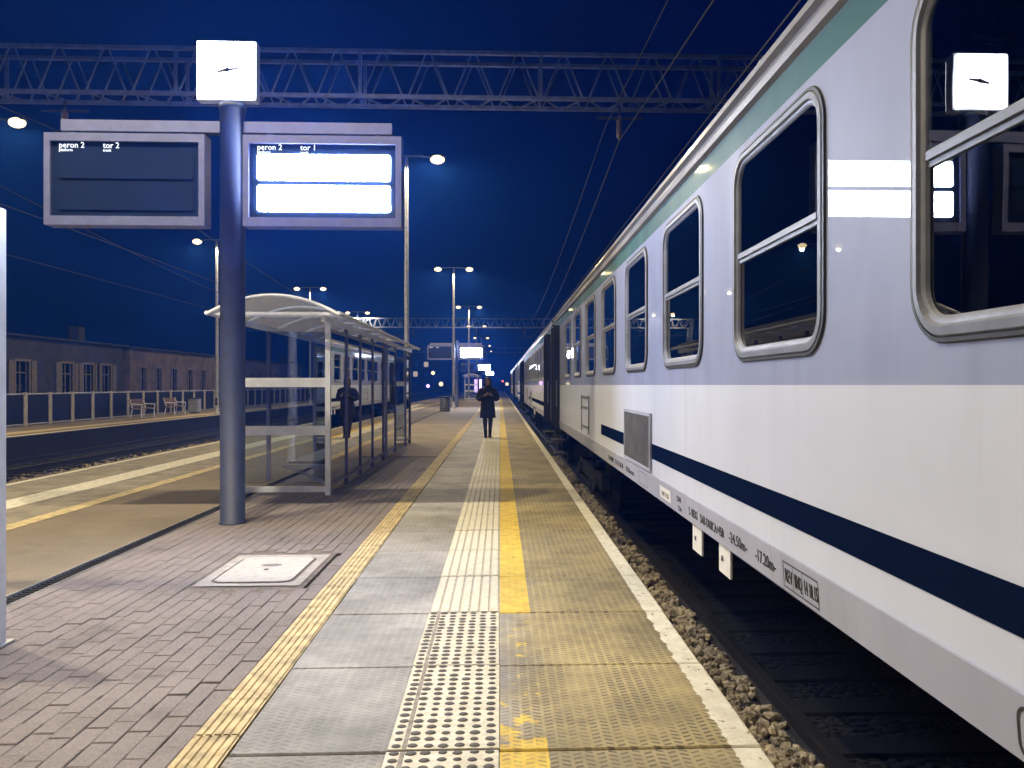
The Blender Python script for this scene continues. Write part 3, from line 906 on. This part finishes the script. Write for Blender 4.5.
# ------------------------------------------------------------------ overhead gantries and wires
def gantry(Y, z0, z1, x0, x1, dep, detail, label):
    gme = empty('overhead_gantry', (0, Y, 0)); tag(gme, label, 'gantry', 'lattice gantries spanning the tracks')
    for z in (z0, z1):
        for dy in (0, dep):
            MB().box((x0,dy-.04,z-.04),(x1,dy+.04,z+.04)).build('chord', M['truss'], gme)
    p = .98; n = int((x1-x0)/p)
    def bar(a, b, r=.022):
        return MB().tube([a, b], r, 4)
    lat = MB(); hgt = z1-z0
    A = bar((.07,0,.04),(p/2-.06,0,hgt-.04)).mesh('diagonal', M['truss']); B = bar((p/2+.06,0,hgt-.04),(p-.07,0,.04)).mesh('diagonal', M['truss'])
    Cc = bar((.07,.04,0),(p/2-.06,dep-.04,0)).mesh('lacing', M['truss']); D = bar((p/2+.06,dep-.04,0),(p-.07,.04,0)).mesh('lacing', M['truss'])
    V = MB().box((-.035,-.03,.042),(.035,.03,hgt-.042)).mesh('vertical', M['truss'])
    for i in range(n):
        x = x0 + i*p
        if detail:
            for dy in (0, dep):
                place('diagonal', A, gme, (x, dy, z0)); place('diagonal', B, gme, (x, dy, z0))
            place('lacing', Cc, gme, (x, 0, z0)); place('lacing', D, gme, (x, 0, z0))
        else:
            for dy in (0, dep):
                lat.tube([(x+.07,dy,z0),(x+p/2-.06,dy,z1)], .03, 4); lat.tube([(x+p/2+.06,dy,z1),(x+p-.07,dy,z0)], .03, 4)
    if not detail: lat.build('lattice', M['truss'], gme)
    for k in range(0, n+1, 4):
        for dy in (0, dep): place('vertical', V, gme, (x0+k*p, dy, z0))
    for x in (x0+.3, x1-.3):
        m_ = MB()
        for dx in (-.2, .2):
            for dy in (0, dep): m_.box((x+dx-.05,dy-.05,-.95),(x+dx+.05,dy+.05,z0-.042))
        for k in range(int((z0+.9)/.8)):
            for dy in (0, dep): m_.tube([(x-.2,dy,-.9+k*.8),(x+.2,dy,-.1+k*.8)], .02, 4)
        m_.build('mast', M['truss'], gme)
    for (tx, hz) in ((2.66, 7.0), (XW-1.72, 7.0), (XW-5.22, 7.0)):
        ins = MB(); ins.tube([(tx,dep/2,z0-.04),(tx,dep/2,hz+.55)], .025, 6)
        ins.tube([(tx-.5,dep/2,z0-.30),(tx+.5,dep/2,z0-.30)], .03, 6)
        ins.build('hanger', M['wire'], gme)
        ic = MB(); ic.lathe([(.03,0)] + [(r, .05+.05*i+d) for i in range(9) for (r, d) in ((.035,0),(.07,.02),(.035,.04))] + [(.03,.53)], (tx, dep/2, hz+.02), 10)
        ic.build('insulator', M['ceramic'], gme)
    return gme
gx0 = on_y(541, 60, 17).x - .98*20 - .0
gantry(17.0, 7.80, 8.77, gx0, gx0+.98*27, .62, True, 'near lattice gantry spanning the tracks above the clock')
gantry(85.0, 7.83, 8.80, gx0, gx0+.98*27, .62, False, 'far lattice gantry crossing above the distant train')
gantry(152.0, 7.83, 8.80, gx0, gx0+.98*27, .62, False, 'farthest lattice gantry at the end of the station')
def sag_wire(x, spans, ztop, zmid, r, label, name):
    pts = []
    for (a, b) in spans:
        for k in range(17):
            t = k/16; pts.append((x, a+(b-a)*t, ztop + (zmid-ztop)*(1-(2*t-1)**2)))
    o_ = MB().tube(pts, r, 5, True, False).build(name, M['wire']); tag(o_, label, 'wire', 'overhead line wires'); return o_
SP = [(-51, 17.3), (17.3, 85.3), (85.3, 152.3)]
sag_wire(2.66, SP, 7.0, 5.35, .014, 'sagging messenger wire above the train', 'messenger_wire')
sag_wire(2.36, SP, 7.35, 6.2, .012, 'thin feeder wire beside the messenger wire above the train', 'feeder_wire')
sag_wire(2.66, SP, 4.98, 4.95, .010, 'contact wire just above the train roof', 'contact_wire')
for tx, w_ in ((XW-1.72, 'track nearest the island platform'), (XW-5.22, 'track along the far platform')):
    sag_wire(tx, SP, 7.0, 5.5, .013, 'sagging messenger wire over the ' + w_, 'messenger_wire')
    sag_wire(tx, SP, 4.98, 4.95, .010, 'contact wire over the ' + w_, 'contact_wire')
    for k in range(1, 9):
        pass

# ------------------------------------------------------------------ train
def side_panel(mb, y0, y1, z0, z1, holes, lip=.05, x=0.0):
    """side sheet in the plane x, seen from -x, with rounded holes (yc, zc, w, h, r)"""
    hs = sorted(holes)
    cuts = [y0] + [(a[0]+b[0])/2 for a, b in zip(hs[:-1], hs[1:])] + [y1]
    if not hs:
        mb.add([(x,y0,z0),(x,y1,z0),(x,y1,z1),(x,y0,z1)], [(0,1,2,3)]); return
    for (yc, zc, w_, h_, r_), a, b in zip(hs, cuts[:-1], cuts[1:]):
        inner = rrect(w_, h_, r_, 8, yc, zc); n = len(inner); k = n//4
        outer = [(b,z1),(a,z1),(a,z0),(b,z0)]
        vs = [(x,p[0],p[1]) for p in outer] + [(x,p[0],p[1]) for p in inner] + [(x+lip,p[0],p[1]) for p in inner]
        fs = []
        for q in range(4):
            for j in range(k-1): fs.append((q, 4+q*k+j, 4+q*k+j+1))
            fs.append((q, 4+q*k+k-1, 4+((q+1)%4)*k, (q+1)%4))
        for j in range(n): fs.append((4+j, 4+(j+1)%n, 4+n+(j+1)%n, 4+n+j))
        mb.add(vs, fs)
def loop_strip(mb, loops, smooth=False, closed=True):
    n = len(loops[0]); vs = [p for l in loops for p in l]; fs = []
    for i in range(len(loops)-1):
        for j in range(n if closed else n-1):
            fs.append((i*n+j, i*n+(j+1)%n, (i+1)*n+(j+1)%n, (i+1)*n+j))
    mb.add(vs, fs, smooth)

CL = 23.6                      # coach length
WZ, WW, WH = 2.21, 1.15, 1.06  # windows
def carriage_proto():
    c = empty('train_carriage')
    Zs, Zl, Zm, Zt, Zr, Zg = .64, .815, 1.55, 2.79, 2.93, 3.12
    doors = [(.8, 1.6), (22.0, 22.8)]
    wins = [7.43 + 1.803*k for k in range(-2, 8)]
    body = empty('body', parent=c)
    segs = [(0, .8), (1.6, 22.0), (22.8, CL)]
    teal = MB(); sill = MB()
    for (a, b) in segs:
        low = MB(); up = MB()
        side_panel(low, a, b, Zl, Zm, [])
        hs = [(y, WZ, WW-.05, WH-.05, .15) for y in wins if a < y < b]
        if a == 1.6: hs.append((2.45, WZ+.15, .52, .62, .10))
        side_panel(up, a, b, Zm, Zt, hs)
        low.build('lower_panel', M['train_low'], body); up.build('window_band', M['train_up'], body)
    side_panel(teal, 0, CL, Zt, Zr, [])
    for (a, b) in segs:
        sill.add([(-.012,a,Zl),(-.012,b,Zl),(.0,b,Zs+.01),(.0,a,Zs+.01),(-.012,a,Zl),(.001,a,Zl+.0005),(.001,b,Zl+.0005),(-.012,b,Zl),(.06,a,Zs),(.06,b,Zs)],
                 [(0,1,2,3),(4,5,6,7),(3,2,9,8)])
    teal.build('cantrail_stripe', M['train_teal'], body); so = sill.build('sill', M['train_sill'], body)
    # roof with gutters
    prof = [(-.0,Zr),(-.025,Zr+.012),(-.03,Zr+.045),(-.008,Zr+.055),(-.004,Zr+.10),(-.03,Zr+.112),(-.032,Zr+.14),(0,Zr+.15)]
    prof += [(.0+.10*(1-math.cos(t*.3)) , Zr+.15+.06*math.sin(t*.3)*1.4) for t in range(1,4)]
    for t in range(1, 17):
        u = t/16; prof.append((.05+2.72*u, Zr+.23+.36*math.sin(math.pi*u)))
    prof += [(2.82, Zr)]
    rf = MB(); loop_strip(rf, [[(p[0], y, p[1]) for p in prof] for y in (0, CL)], False, False)
    roof = rf.build('roof', M['train_roof'], body)
    for k in range(1, 10):
        yv = k*2.36
        pr = [(q[0]-.004 if i < 11 else q[0], q[1]+.006) for i, q in enumerate(prof[7:26])]
        rb = MB(); loop_strip(rb, [[(p[0], y, p[1]) for p in pr] for y in (yv-.02, yv+.02)], False, False); rb.build('roof_seam', M['train_roof'], roof)
    # far side, ends, floor
    sh = MB()
    sh.add([(2.82,0,Zs),(2.82,CL,Zs),(2.82,CL,Zr),(2.82,0,Zr)], [(0,1,2,3)])
    for y in (0, CL): sh.add([(0,y,Zs),(2.82,y,Zs),(2.82,y,Zr),(2.4,y,Zr+.4),(.4,y,Zr+.4),(0,y,Zr)], [(0,1,2,3,4,5)])
    sh.build('shell', M['train_up'], body)
    MB().box((.005,.02,Zs+.02),(2.80,CL-.02,Zs+.10)).build('floor_frame', M['train_dark'], body)
    for (y0_, y1_) in ((2.0, 21.7),): MB().box((1.0,y0_,.80),(1.04,y1_,2.95)).build('compartment_wall', M['train_inner'], body)
    MB().box((.06,2.0,1.2),(1.0,21.7,1.26)).build('compartment_floor', M['seat'], body)
    MB().box((.06,2.0,2.90),(1.0,21.7,2.93)).build('compartment_ceiling', M['train_inner'], body)
    # navy stripe
    st = MB(); st.add([(-.003,1.9,.945),(-.003,15.3,.945),(-.003,15.3,1.068),(-.003,1.9,1.068)], [(0,1,2,3)]); st.build('navy_stripe', M['train_navy'], body)
    # partitions, seats
    for k in range(11):
        y = wins[0]-.9 + 1.803*k
        MB().box((.12,y-.02,1.262),(.998,y+.02,2.89)).build('partition', M['train_inner'], body)
        if k < 10: MB().box((.15,y+.05,1.262),(.95,y+.42,1.95),.05).build('seat_back', M['seat'], body)
    # windows
    def frame_mesh(w_, h_, r_):
        f = MB(); L = []
        for (dw, x) in ((0,-.001),(-.010,-.014),(-.034,-.016),(-.042,-.006),(-.050,-.004),(-.058,.000),(-.066,.010)):
            L.append([(x,p[0],p[1]) for p in rrect(w_+2*dw, h_+2*dw, max(.02, r_+dw), 8)])
        loop_strip(f, L); return f.mesh('frame', M['alu'])
    def seal_mesh(w_, h_, r_):
        f = MB(); L = []
        for (dw, x) in ((.014,-.001),(.010,-.010),(-.002,-.011),(-.004,-.001)):
            L.append([(x,p[0],p[1]) for p in rrect(w_+2*dw, h_+2*dw, r_+dw, 8)])
        loop_strip(f, L); return f.mesh('seal', M['rubber'])
    FR, SE = frame_mesh(WW, WH, .165), seal_mesh(WW, WH, .165)
    iw, ih = WW-.13, WH-.13
    LO = MB().box((.012,-iw/2,-ih/2),(.015,iw/2,-.02)).mesh('lower_pane', M['coach_glass'])
    UP = MB().box((.004,-iw/2,.02),(.007,iw/2,ih/2)).mesh('upper_pane', M['coach_glass'])
    BAR = MB().box((-.006,-iw/2+.004,-.004),(.03,iw/2-.004,.026),.006).box((.004,-iw/2+.004,-.024),(.03,iw/2-.004,-.0041)).mesh('sash_bar', M['alu'])
    cu = []
    for s_ in (-1, 1):
        q = MB(); pts = []
        for k in range(13):
            u = k/12; yy = s_*(iw/2 - .24*u + .03); pts.append((.05+.018*math.sin(u*19), yy))
        vs = [(p[0],p[1],-ih/2-.02) for p in pts] + [(p[0],p[1],ih/2+.02) for p in pts]
        q.add(vs, [(k,k+1,14+k,13+k) for k in range(12)], True); cu.append(q.mesh('curtain', M['curtain']))
    for y in wins:
        w_ = empty('window', (0, y, WZ), parent=c)
        place('frame', FR, w_); place('seal', SE, w_); place('lower_pane', LO, w_); place('upper_pane', UP, w_); place('sash_bar', BAR, w_)
        for q in cu: place('curtain', q, w_)
    tw = empty('toilet_window', (0, 2.45, WZ+.15), parent=c)
    place('frame', frame_mesh(.57, .67, .11), tw); MB().box((.012,-.22,-.27),(.018,.22,.27)).build('pane', simple('frosted pane', (.3,.33,.35), .3), tw)
    # doors standing open
    for i, (a, b) in enumerate(doors):
        d = empty('door', (0, 0, 0), parent=c)
        v = MB(); v.box((.02,a,Zs+.11),(.9,a+.02,2.74)); v.box((.02,b-.02,Zs+.11),(.9,b,2.74)); v.box((.9,a-.0,Zs+.11),(.93,b,2.74)); v.box((.02,a+.021,2.742),(.9,b-.021,2.77))
        v.build('vestibule', M['train_dark'], d)
        MB().box((-.02,a+.001,2.60),(.04,b-.001,2.788)).build('lintel', M['train_up'], d)
        for (ye, sg_) in ((a, 1), (b, -1)):
            lf = MB(); lf.box((-.13, min(ye, ye+sg_*.035), .66), (-.002, max(ye, ye+sg_*.035), 2.80), .006)
            lfo = lf.build('leaf', M['train_dark'], d)
            MB().box((-.11, min(ye-sg_*.004, ye-sg_*.001), 1.75), (-.03, max(ye-sg_*.004, ye-sg_*.001), 2.55)).build('leaf_window', M['coach_glass'], lfo)
            MB().tube([(-.07, ye-sg_*.03, 1.1), (-.07, ye-sg_*.03, 1.65)], .010, 6).build('handle', M['alu'], lfo)
        stp = MB(); stp.box((-.14,a+.03,.36),(.12,b-.03,.39)); stp.box((-.02,a+.03,.391),(.0,a+.05,.66)); stp.box((-.02,b-.05,.391),(.0,b-.03,.66)); stp.box((-.10,a+.03,.08),(.14,b-.03,.11))
        stp.build('step', M['train_dark'], d)
        MB().tube([(-.03, b+.12, .95), (-.06, b+.12, 1.0), (-.06, b+.12, 1.75), (-.03, b+.12, 1.80)], .014, 6).build('grab_handle', M['alu'], d)
    # ventilation grille and hatch on the lower panel
    gr = empty('vent_grille', parent=c)
    gy0, gy1, gz0, gz1 = 12.10, 13.38, .86, 1.29
    MB().box((-.010,gy0,gz0),(-.001,gy1,gz1)).build('backing', M['train_dark'], gr)
    fm = MB(); fm.box((-.022,gy0-.03,gz1),(-.001,gy1+.03,gz1+.025)); fm.box((-.022,gy0-.03,gz0-.025),(-.001,gy1+.03,gz0)); fm.box((-.022,gy0-.03,gz0+.0005),(-.001,gy0,gz1-.0005)); fm.box((-.022,gy1,gz0+.0005),(-.001,gy1+.03,gz1-.0005))
    fm.build('frame', M['train_sill'], gr)
    GB = MB().box((-.020,0,gz0+.002),(-.011,.016,gz1-.002)).mesh('bar', M['grille'])
    for k in range(31): place('bar', GB, gr, (0, gy0+.012+k*.041, 0))
    ht = empty('hatch', parent=c)
    hy, hz0, hz1 = 16.6, .80+.06, 1.40
    hm = MB(); hm.box((-.014,hy,hz0),(-.001,hy+.03,hz1)); hm.box((-.014,hy+.95,hz0),(-.001,hy+.98,hz1))
    for z in (hz0+.08, hz0+.36, hz1-.03): hm.box((-.018,hy+.031,z),(-.001,hy+.949,z+.02))
    hm.build('hatch_frame', M['grille'], ht)
    # lettering on the sill (local y = world y + 5.7)
    xs = -.0165
    def xo(z): return xs + .003 + (.815-z)/.165*.012
    def sl(body, y, z, size, fit): return text('lettering', body, size, M['print'], so, facing_left(xo(z), y, z) @ Matrix.Rotation(R(4.15), 4, 'X'), 1, .0012, 'LEFT', fit)
    sl('5- REX1   SAB-DR/ICA+450', 10.80, .695, .080, .80)
    sl('-24.50m-', 9.90, .700, .085, .31)
    sl('-17.20m-', 9.46, .700, .085, .28)
    sl('REV', 9.060, .695, .085, .080); sl('RNQ', 8.950, .695, .085, .074); sl('14 10.15', 8.848, .695, .085, .130)
    bx = MB(); za, zb = .668, .782
    def bar_(ya, yb_, z0_, z1_): bx.add([(xo(z0_),ya,z0_),(xo(z0_),yb_,z0_),(xo(z1_),yb_,z1_),(xo(z1_),ya,z1_)], [(0,1,2,3)])
    bar_(8.70,9.08,za,za+.006); bar_(8.70,9.08,zb-.006,zb); bar_(8.70,8.706,za,zb); bar_(9.074,9.08,za,zb); bar_(8.963,8.967,za,zb); bar_(8.862,8.866,za,zb)
    bx.build('printed_box', M['print'], so)
    bx = MB(); bar_(11.35,11.72,.685,.775); bx.build('white_label', M['sign_white'], so)
    sl('AW 1120', 11.66, .705, .055, .25)
    sl('SW', 11.14, .735, .06, .13); sl('23t', 11.12, .675, .05, .11)
    sl('PL-PKPIC   51 51 20-70', 14.6, .70, .075, 1.05); sl('B10nouz', 13.35, .70, .08, .45)
    bx = MB(); bar_(12.25,12.62,.675,.680); bar_(12.25,12.62,.785,.790); bar_(12.25,12.256,.675,.79); bar_(12.614,12.62,.675,.79); bx.build('printed_box', M['print'], so)
    bx = MB()
    ring_ = rrect(.34, .13, .04, 5, 7.36, .725); inn = rrect(.32, .11, .03, 5, 7.36, .725)
    loop_strip(bx, [[(xo(p[1]),p[0],p[1]) for p in ring_], [(xo(p[1]),p[0],p[1]) for p in inn]]); bx.build('printed_box', M['print'], so)
    # small plates hanging under the sill
    for (ya, yb_, z0_, z1_) in ((10.57,10.80,.47,.635),(9.96,10.18,.475,.635)):
        p_ = MB().box((.02,ya,z0_),(.032,yb_,z1_)).build('label_plate', M['sign_white'], c)
        MB().add([(.018,ya+.13,z0_+.07),(.018,ya+.17,z0_+.07),(.018,ya+.17,z0_+.10),(.018,ya+.13,z0_+.10)], [(0,1,2,3)]).build('print_mark', M['print'], p_)
    # running gear
    MB().box((.75,5.6,.05),(1.3,8.6,.60),.03).build('battery_box', M['train_dark'], c)
    MB().box((.75,10.4,.10),(1.3,13.6,.60),.03).build('equipment_box', M['train_dark'], c)
    MB().tube([(1.1,9.2,.25),(1.1,14.5,.25)], .18, 12).build('air_tank', M['train_dark'], c)
    for yc in (3.7, 19.9):
        bg = empty('bogie', (0, yc, 0), parent=c)
        fr_ = MB(); fr_.box((.38,-1.7,-.15),(.52,1.7,.10),.02); fr_.box((2.30,-1.7,-.15),(2.44,1.7,.10),.02); fr_.box((.53,-.25,-.10),(2.29,.25,.16))
        fr_.build('frame', M['train_dark'], bg)
        for dy in (-1.25, 1.25):
            for x in (.62, 2.06):
                MB().lathe([(.001,-.06),(.40,-.06),(.46,-.055),(.46,.055),(.49,.06),(.49,.075),(.001,.075)], n=28).build('wheel', M['train_dark'], bg, (x, dy, -.09), (0, R(90), 0))
            MB().tube([(.30,dy,-.09),(.60,dy,-.09)], .12, 10).build('axle_box', M['train_dark'], bg)
            MB().lathe([(.10,0),(.11,.03)]*4, n=12).build('spring', M['train_dark'], bg, (.45, dy*.72, .11))
    for yb_, sg_ in ((0, -1), (CL, 1)):
        for x in (.53, 2.28):
            MB().tube([(x,yb_,.55),(x,yb_+sg_*.16,.55),(x,yb_+sg_*.165,.55),(x,yb_+sg_*.20,.55)], [.09,.09,.22,.22], 14).build('buffer', M['train_dark'], c)
        MB().box((.95, min(yb_, yb_+sg_*.235), .70), (1.85, max(yb_, yb_+sg_*.235), 2.85)).build('gangway', M['rubber'], c)
    return c
CAR = carriage_proto()
car_names = ['nearest white and lavender passenger carriage with navy stripe along the platform', 'second passenger carriage of the train, beyond the first open doors',
             'third passenger carriage of the train', 'last and farthest passenger carriage of the train']
for i in range(4):
    c = CAR if i == 0 else copy_tree(CAR)
    c.location = (T, -5.7 + 24.1*i, 0); tag(c, car_names[i], 'train carriage', 'carriages of the waiting train')

# ------------------------------------------------------------------ person with phone
def skin_body(joints, bones, name, mat, sub=2):
    me = bpy.data.meshes.new(name); keys = list(joints)
    me.from_pydata([joints[k][0] for k in keys], [(keys.index(a), keys.index(b)) for a, b in bones], [])
    ob = bpy.data.objects.new(name, me); col.objects.link(ob)
    sk = ob.modifiers.new('skin', 'SKIN'); ss = ob.modifiers.new('sub', 'SUBSURF'); ss.levels = sub; ss.render_levels = sub
    for i, k in enumerate(keys):
        r_ = joints[k][1]; me.skin_vertices[0].data[i].radius = r_ if isinstance(r_, tuple) else (r_, r_)
    me.skin_vertices[0].data[0].use_root = True
    m2 = bpy.data.meshes.new_from_object(ob.evaluated_get(bpy.context.evaluated_depsgraph_get()))
    bpy.data.objects.remove(ob); m2.name = name; m2.materials.clear(); m2.materials.append(mat)
    for p in m2.polygons: p.use_smooth = True
    return m2
per = empty('person', (-.36, 23.0, 0), R(4)); tag(per, 'person in a long black coat and black leggings holding a phone at the chest', 'person')
J = {'pelvis': ((0,0,.98), (.13,.10)), 'waist': ((0,0,1.14), (.12,.09)), 'chest': ((0,.0,1.32), (.15,.10)), 'neckb': ((0,.01,1.45), (.075,.07)),
     'neck': ((0,0,1.52), .052), 'jaw': ((0,-.03,1.58), (.065,.075)), 'head': ((0,-.01,1.655), (.078,.095)), 'crown': ((0,0,1.735), (.06,.07))}
B = [('pelvis','waist'),('waist','chest'),('chest','neckb'),('neckb','neck'),('neck','jaw'),('jaw','head'),('head','crown')]
for s_, n_ in ((-1,'l'),(1,'r')):
    fx = -.11 if s_ < 0 else .03
    J.update({n_+'hip': ((s_*.09,0,.90), .095), n_+'knee': ((s_*.08,-.01,.50), .074), n_+'calf': ((s_*.075,.015,.34), .066), n_+'ank': ((s_*.06,.02+fx,.09), .038),
              n_+'heel': ((s_*.062,.02+fx,.045), .042), n_+'toe': ((s_*.085,-.14+fx,.032), (.042,.030)),
              n_+'sh': ((s_*.185,0,1.41), .065), n_+'elb': ((s_*.265,.02,1.15), .047), n_+'wri': ((s_*.10,-.25,1.24), .030), n_+'palm': ((s_*.055,-.29,1.27), (.030,.034))})
    B += [('pelvis',n_+'hip'),(n_+'hip',n_+'knee'),(n_+'knee',n_+'calf'),(n_+'calf',n_+'ank'),(n_+'ank',n_+'heel'),(n_+'heel',n_+'toe'),
          ('neckb',n_+'sh'),(n_+'sh',n_+'elb'),(n_+'elb',n_+'wri'),(n_+'wri',n_+'palm')]
    for f_ in range(4):
        a = (s_*.045,-.315,1.262+f_*.018); b_ = (s_*.020,-.335,1.266+f_*.018)
        J.update({n_+'f%d' % f_: (a, .0095), n_+'g%d' % f_: (b_, .008)}); B += [(n_+'palm', n_+'f%d' % f_), (n_+'f%d' % f_, n_+'g%d' % f_)]
    J.update({n_+'t1': ((s_*.052,-.272,1.315), .011), n_+'t2': ((s_*.035,-.285,1.338), .009)}); B += [(n_+'palm',n_+'t1'),(n_+'t1',n_+'t2')]
bm_ = skin_body(J, B, 'body', M['skin'])
def _bodymat():
    m = Mat('skin and dark clothes', (.42,.27,.20), .6); x, y, z = m.pos()
    m.color(m.mix((z.gt(1.5) + y.lt(22.80)*z.gt(1.0)).op('MINIMUM', 1.0), (.009,.009,.012), (.22,.14,.10))); return m.m
bm_.materials.clear(); bm_.materials.append(_bodymat())
body_o = place('body', bm_, per)
def loft(rings, n=22, cap=True):
    mb = MB(); vs = []
    for (c_, rx, ry) in rings:
        for k in range(n):
            t = 2*math.pi*k/n; vs.append((c_[0]+rx*math.cos(t), c_[1]+ry*math.sin(t), c_[2]))
    fs = [(i*n+k, i*n+(k+1)%n, (i+1)*n+(k+1)%n, (i+1)*n+k) for i in range(len(rings)-1) for k in range(n)]
    if cap: fs.append(tuple(range(n)))
    mb.add(vs, fs, True); return mb
ct = loft([((0,.01,.585),.232,.165),((0,.01,.70),.228,.165),((0,.005,.90),.212,.155),((0,0,1.10),.195,.14),((0,0,1.25),.20,.142),((0,0,1.37),.212,.135),((0,.005,1.435),.185,.115),((0,.01,1.475),.11,.092),((0,.01,1.53),.088,.085),((0,.01,1.545),.07,.07)])
ct.build('coat', M['coat_cloth'], body_o)
for s_ in (-1, 1):
    slv = MB().tube([(s_*.15,.0,1.42),(s_*.215,.005,1.37),(s_*.265,.015,1.25),(s_*.29,.025,1.145),(s_*.245,-.06,1.13),(s_*.17,-.17,1.19),(s_*.115,-.235,1.232)], [.075,.082,.074,.068,.066,.056,.05], 12)
    slv.build('sleeve', M['coat_cloth'], body_o)
hb = MB(); bm = bmesh.new(); bmesh.ops.create_uvsphere(bm, u_segments=20, v_segments=12, radius=1)
hv = []
for v in bm.verts:
    x_, y_, z_ = v.co; yy = y_*.118 + .022
    zz = 1.665 + z_*.128
    if z_ < -.2: zz = 1.665 + z_*.24
    if y_ < -.35 and z_ < .45: yy = .0
    hv.append((x_*.105*(1.05 if z_ < 0 else 1), yy, zz))
hb.add(hv, [tuple(v.index for v in f.verts) for f in bm.faces], True); bm.free(); hb.build('hair', M['hair'], body_o)
fc_ = MB()
for s_ in (-1, 1): fc_.lathe([(.001,-.006),(.010,-.004),(.012,.0),(.010,.004),(.001,.006)], (s_*.031,-.104,1.66), 8)
fc_.build('eyes', M['hair'], body_o)
MB().tube([(0,-.098,1.668),(0,-.118,1.635),(0,-.105,1.625)], [.009,.014,.010], 8).build('nose', M['skin'], body_o)
MB().tube([(-.022,-.098,1.60),(0,-.104,1.602),(.022,-.098,1.60)], .006, 6).build('mouth', simple('lips', (.28,.10,.09), .5), body_o)
for s_, FX in ((-1, -.11), (1, .03)):
    MB().tube([(s_*.065,.02+FX,.0),(s_*.065,.02+FX,.012),(s_*.066,.02+FX,.10),(s_*.07,.018+FX*.5,.25)], [.052,.052,.050,.056], 12).build('boot_shaft', M['trousers'], body_o)
ph = empty('mobile_phone', (-.36, 23.0, 0), R(4)); tag(ph, 'dark phone held in both hands by the standing person', 'phone')
MB().box((-.038,-.330,1.245),(.038,-.321,1.345),.002).build('case', M['print'], ph)
MB().box((-.034,-.3205,1.25),(.034,-.3195,1.34)).build('screen', mat_emit('phone screen', (.7,.8,1), .6), ph)

# ------------------------------------------------------------------ night haze, added to the scene
hz = MB().box((-310,-210,-2.0),(310,610,15.0)).build('haze', None)  # volume added to spread a blue glow round the lights
hm = bpy.data.materials.new('glow haze'); hm.use_nodes = True; nt = hm.node_tree; nt.nodes.clear()
pv = nt.nodes.new('ShaderNodeVolumePrincipled'); pv.inputs['Color'].default_value = (.03, .17, 1.0, 1); pv.inputs['Density'].default_value = HAZE_D; pv.inputs['Anisotropy'].default_value = .45
oo = nt.nodes.new('ShaderNodeOutputMaterial'); nt.links.new(pv.outputs[0], oo.inputs['Volume'])
hz.data.materials.append(hm); tag(hz, 'thin bluish glow haze added for glow round the lights', 'haze', kind='stuff')
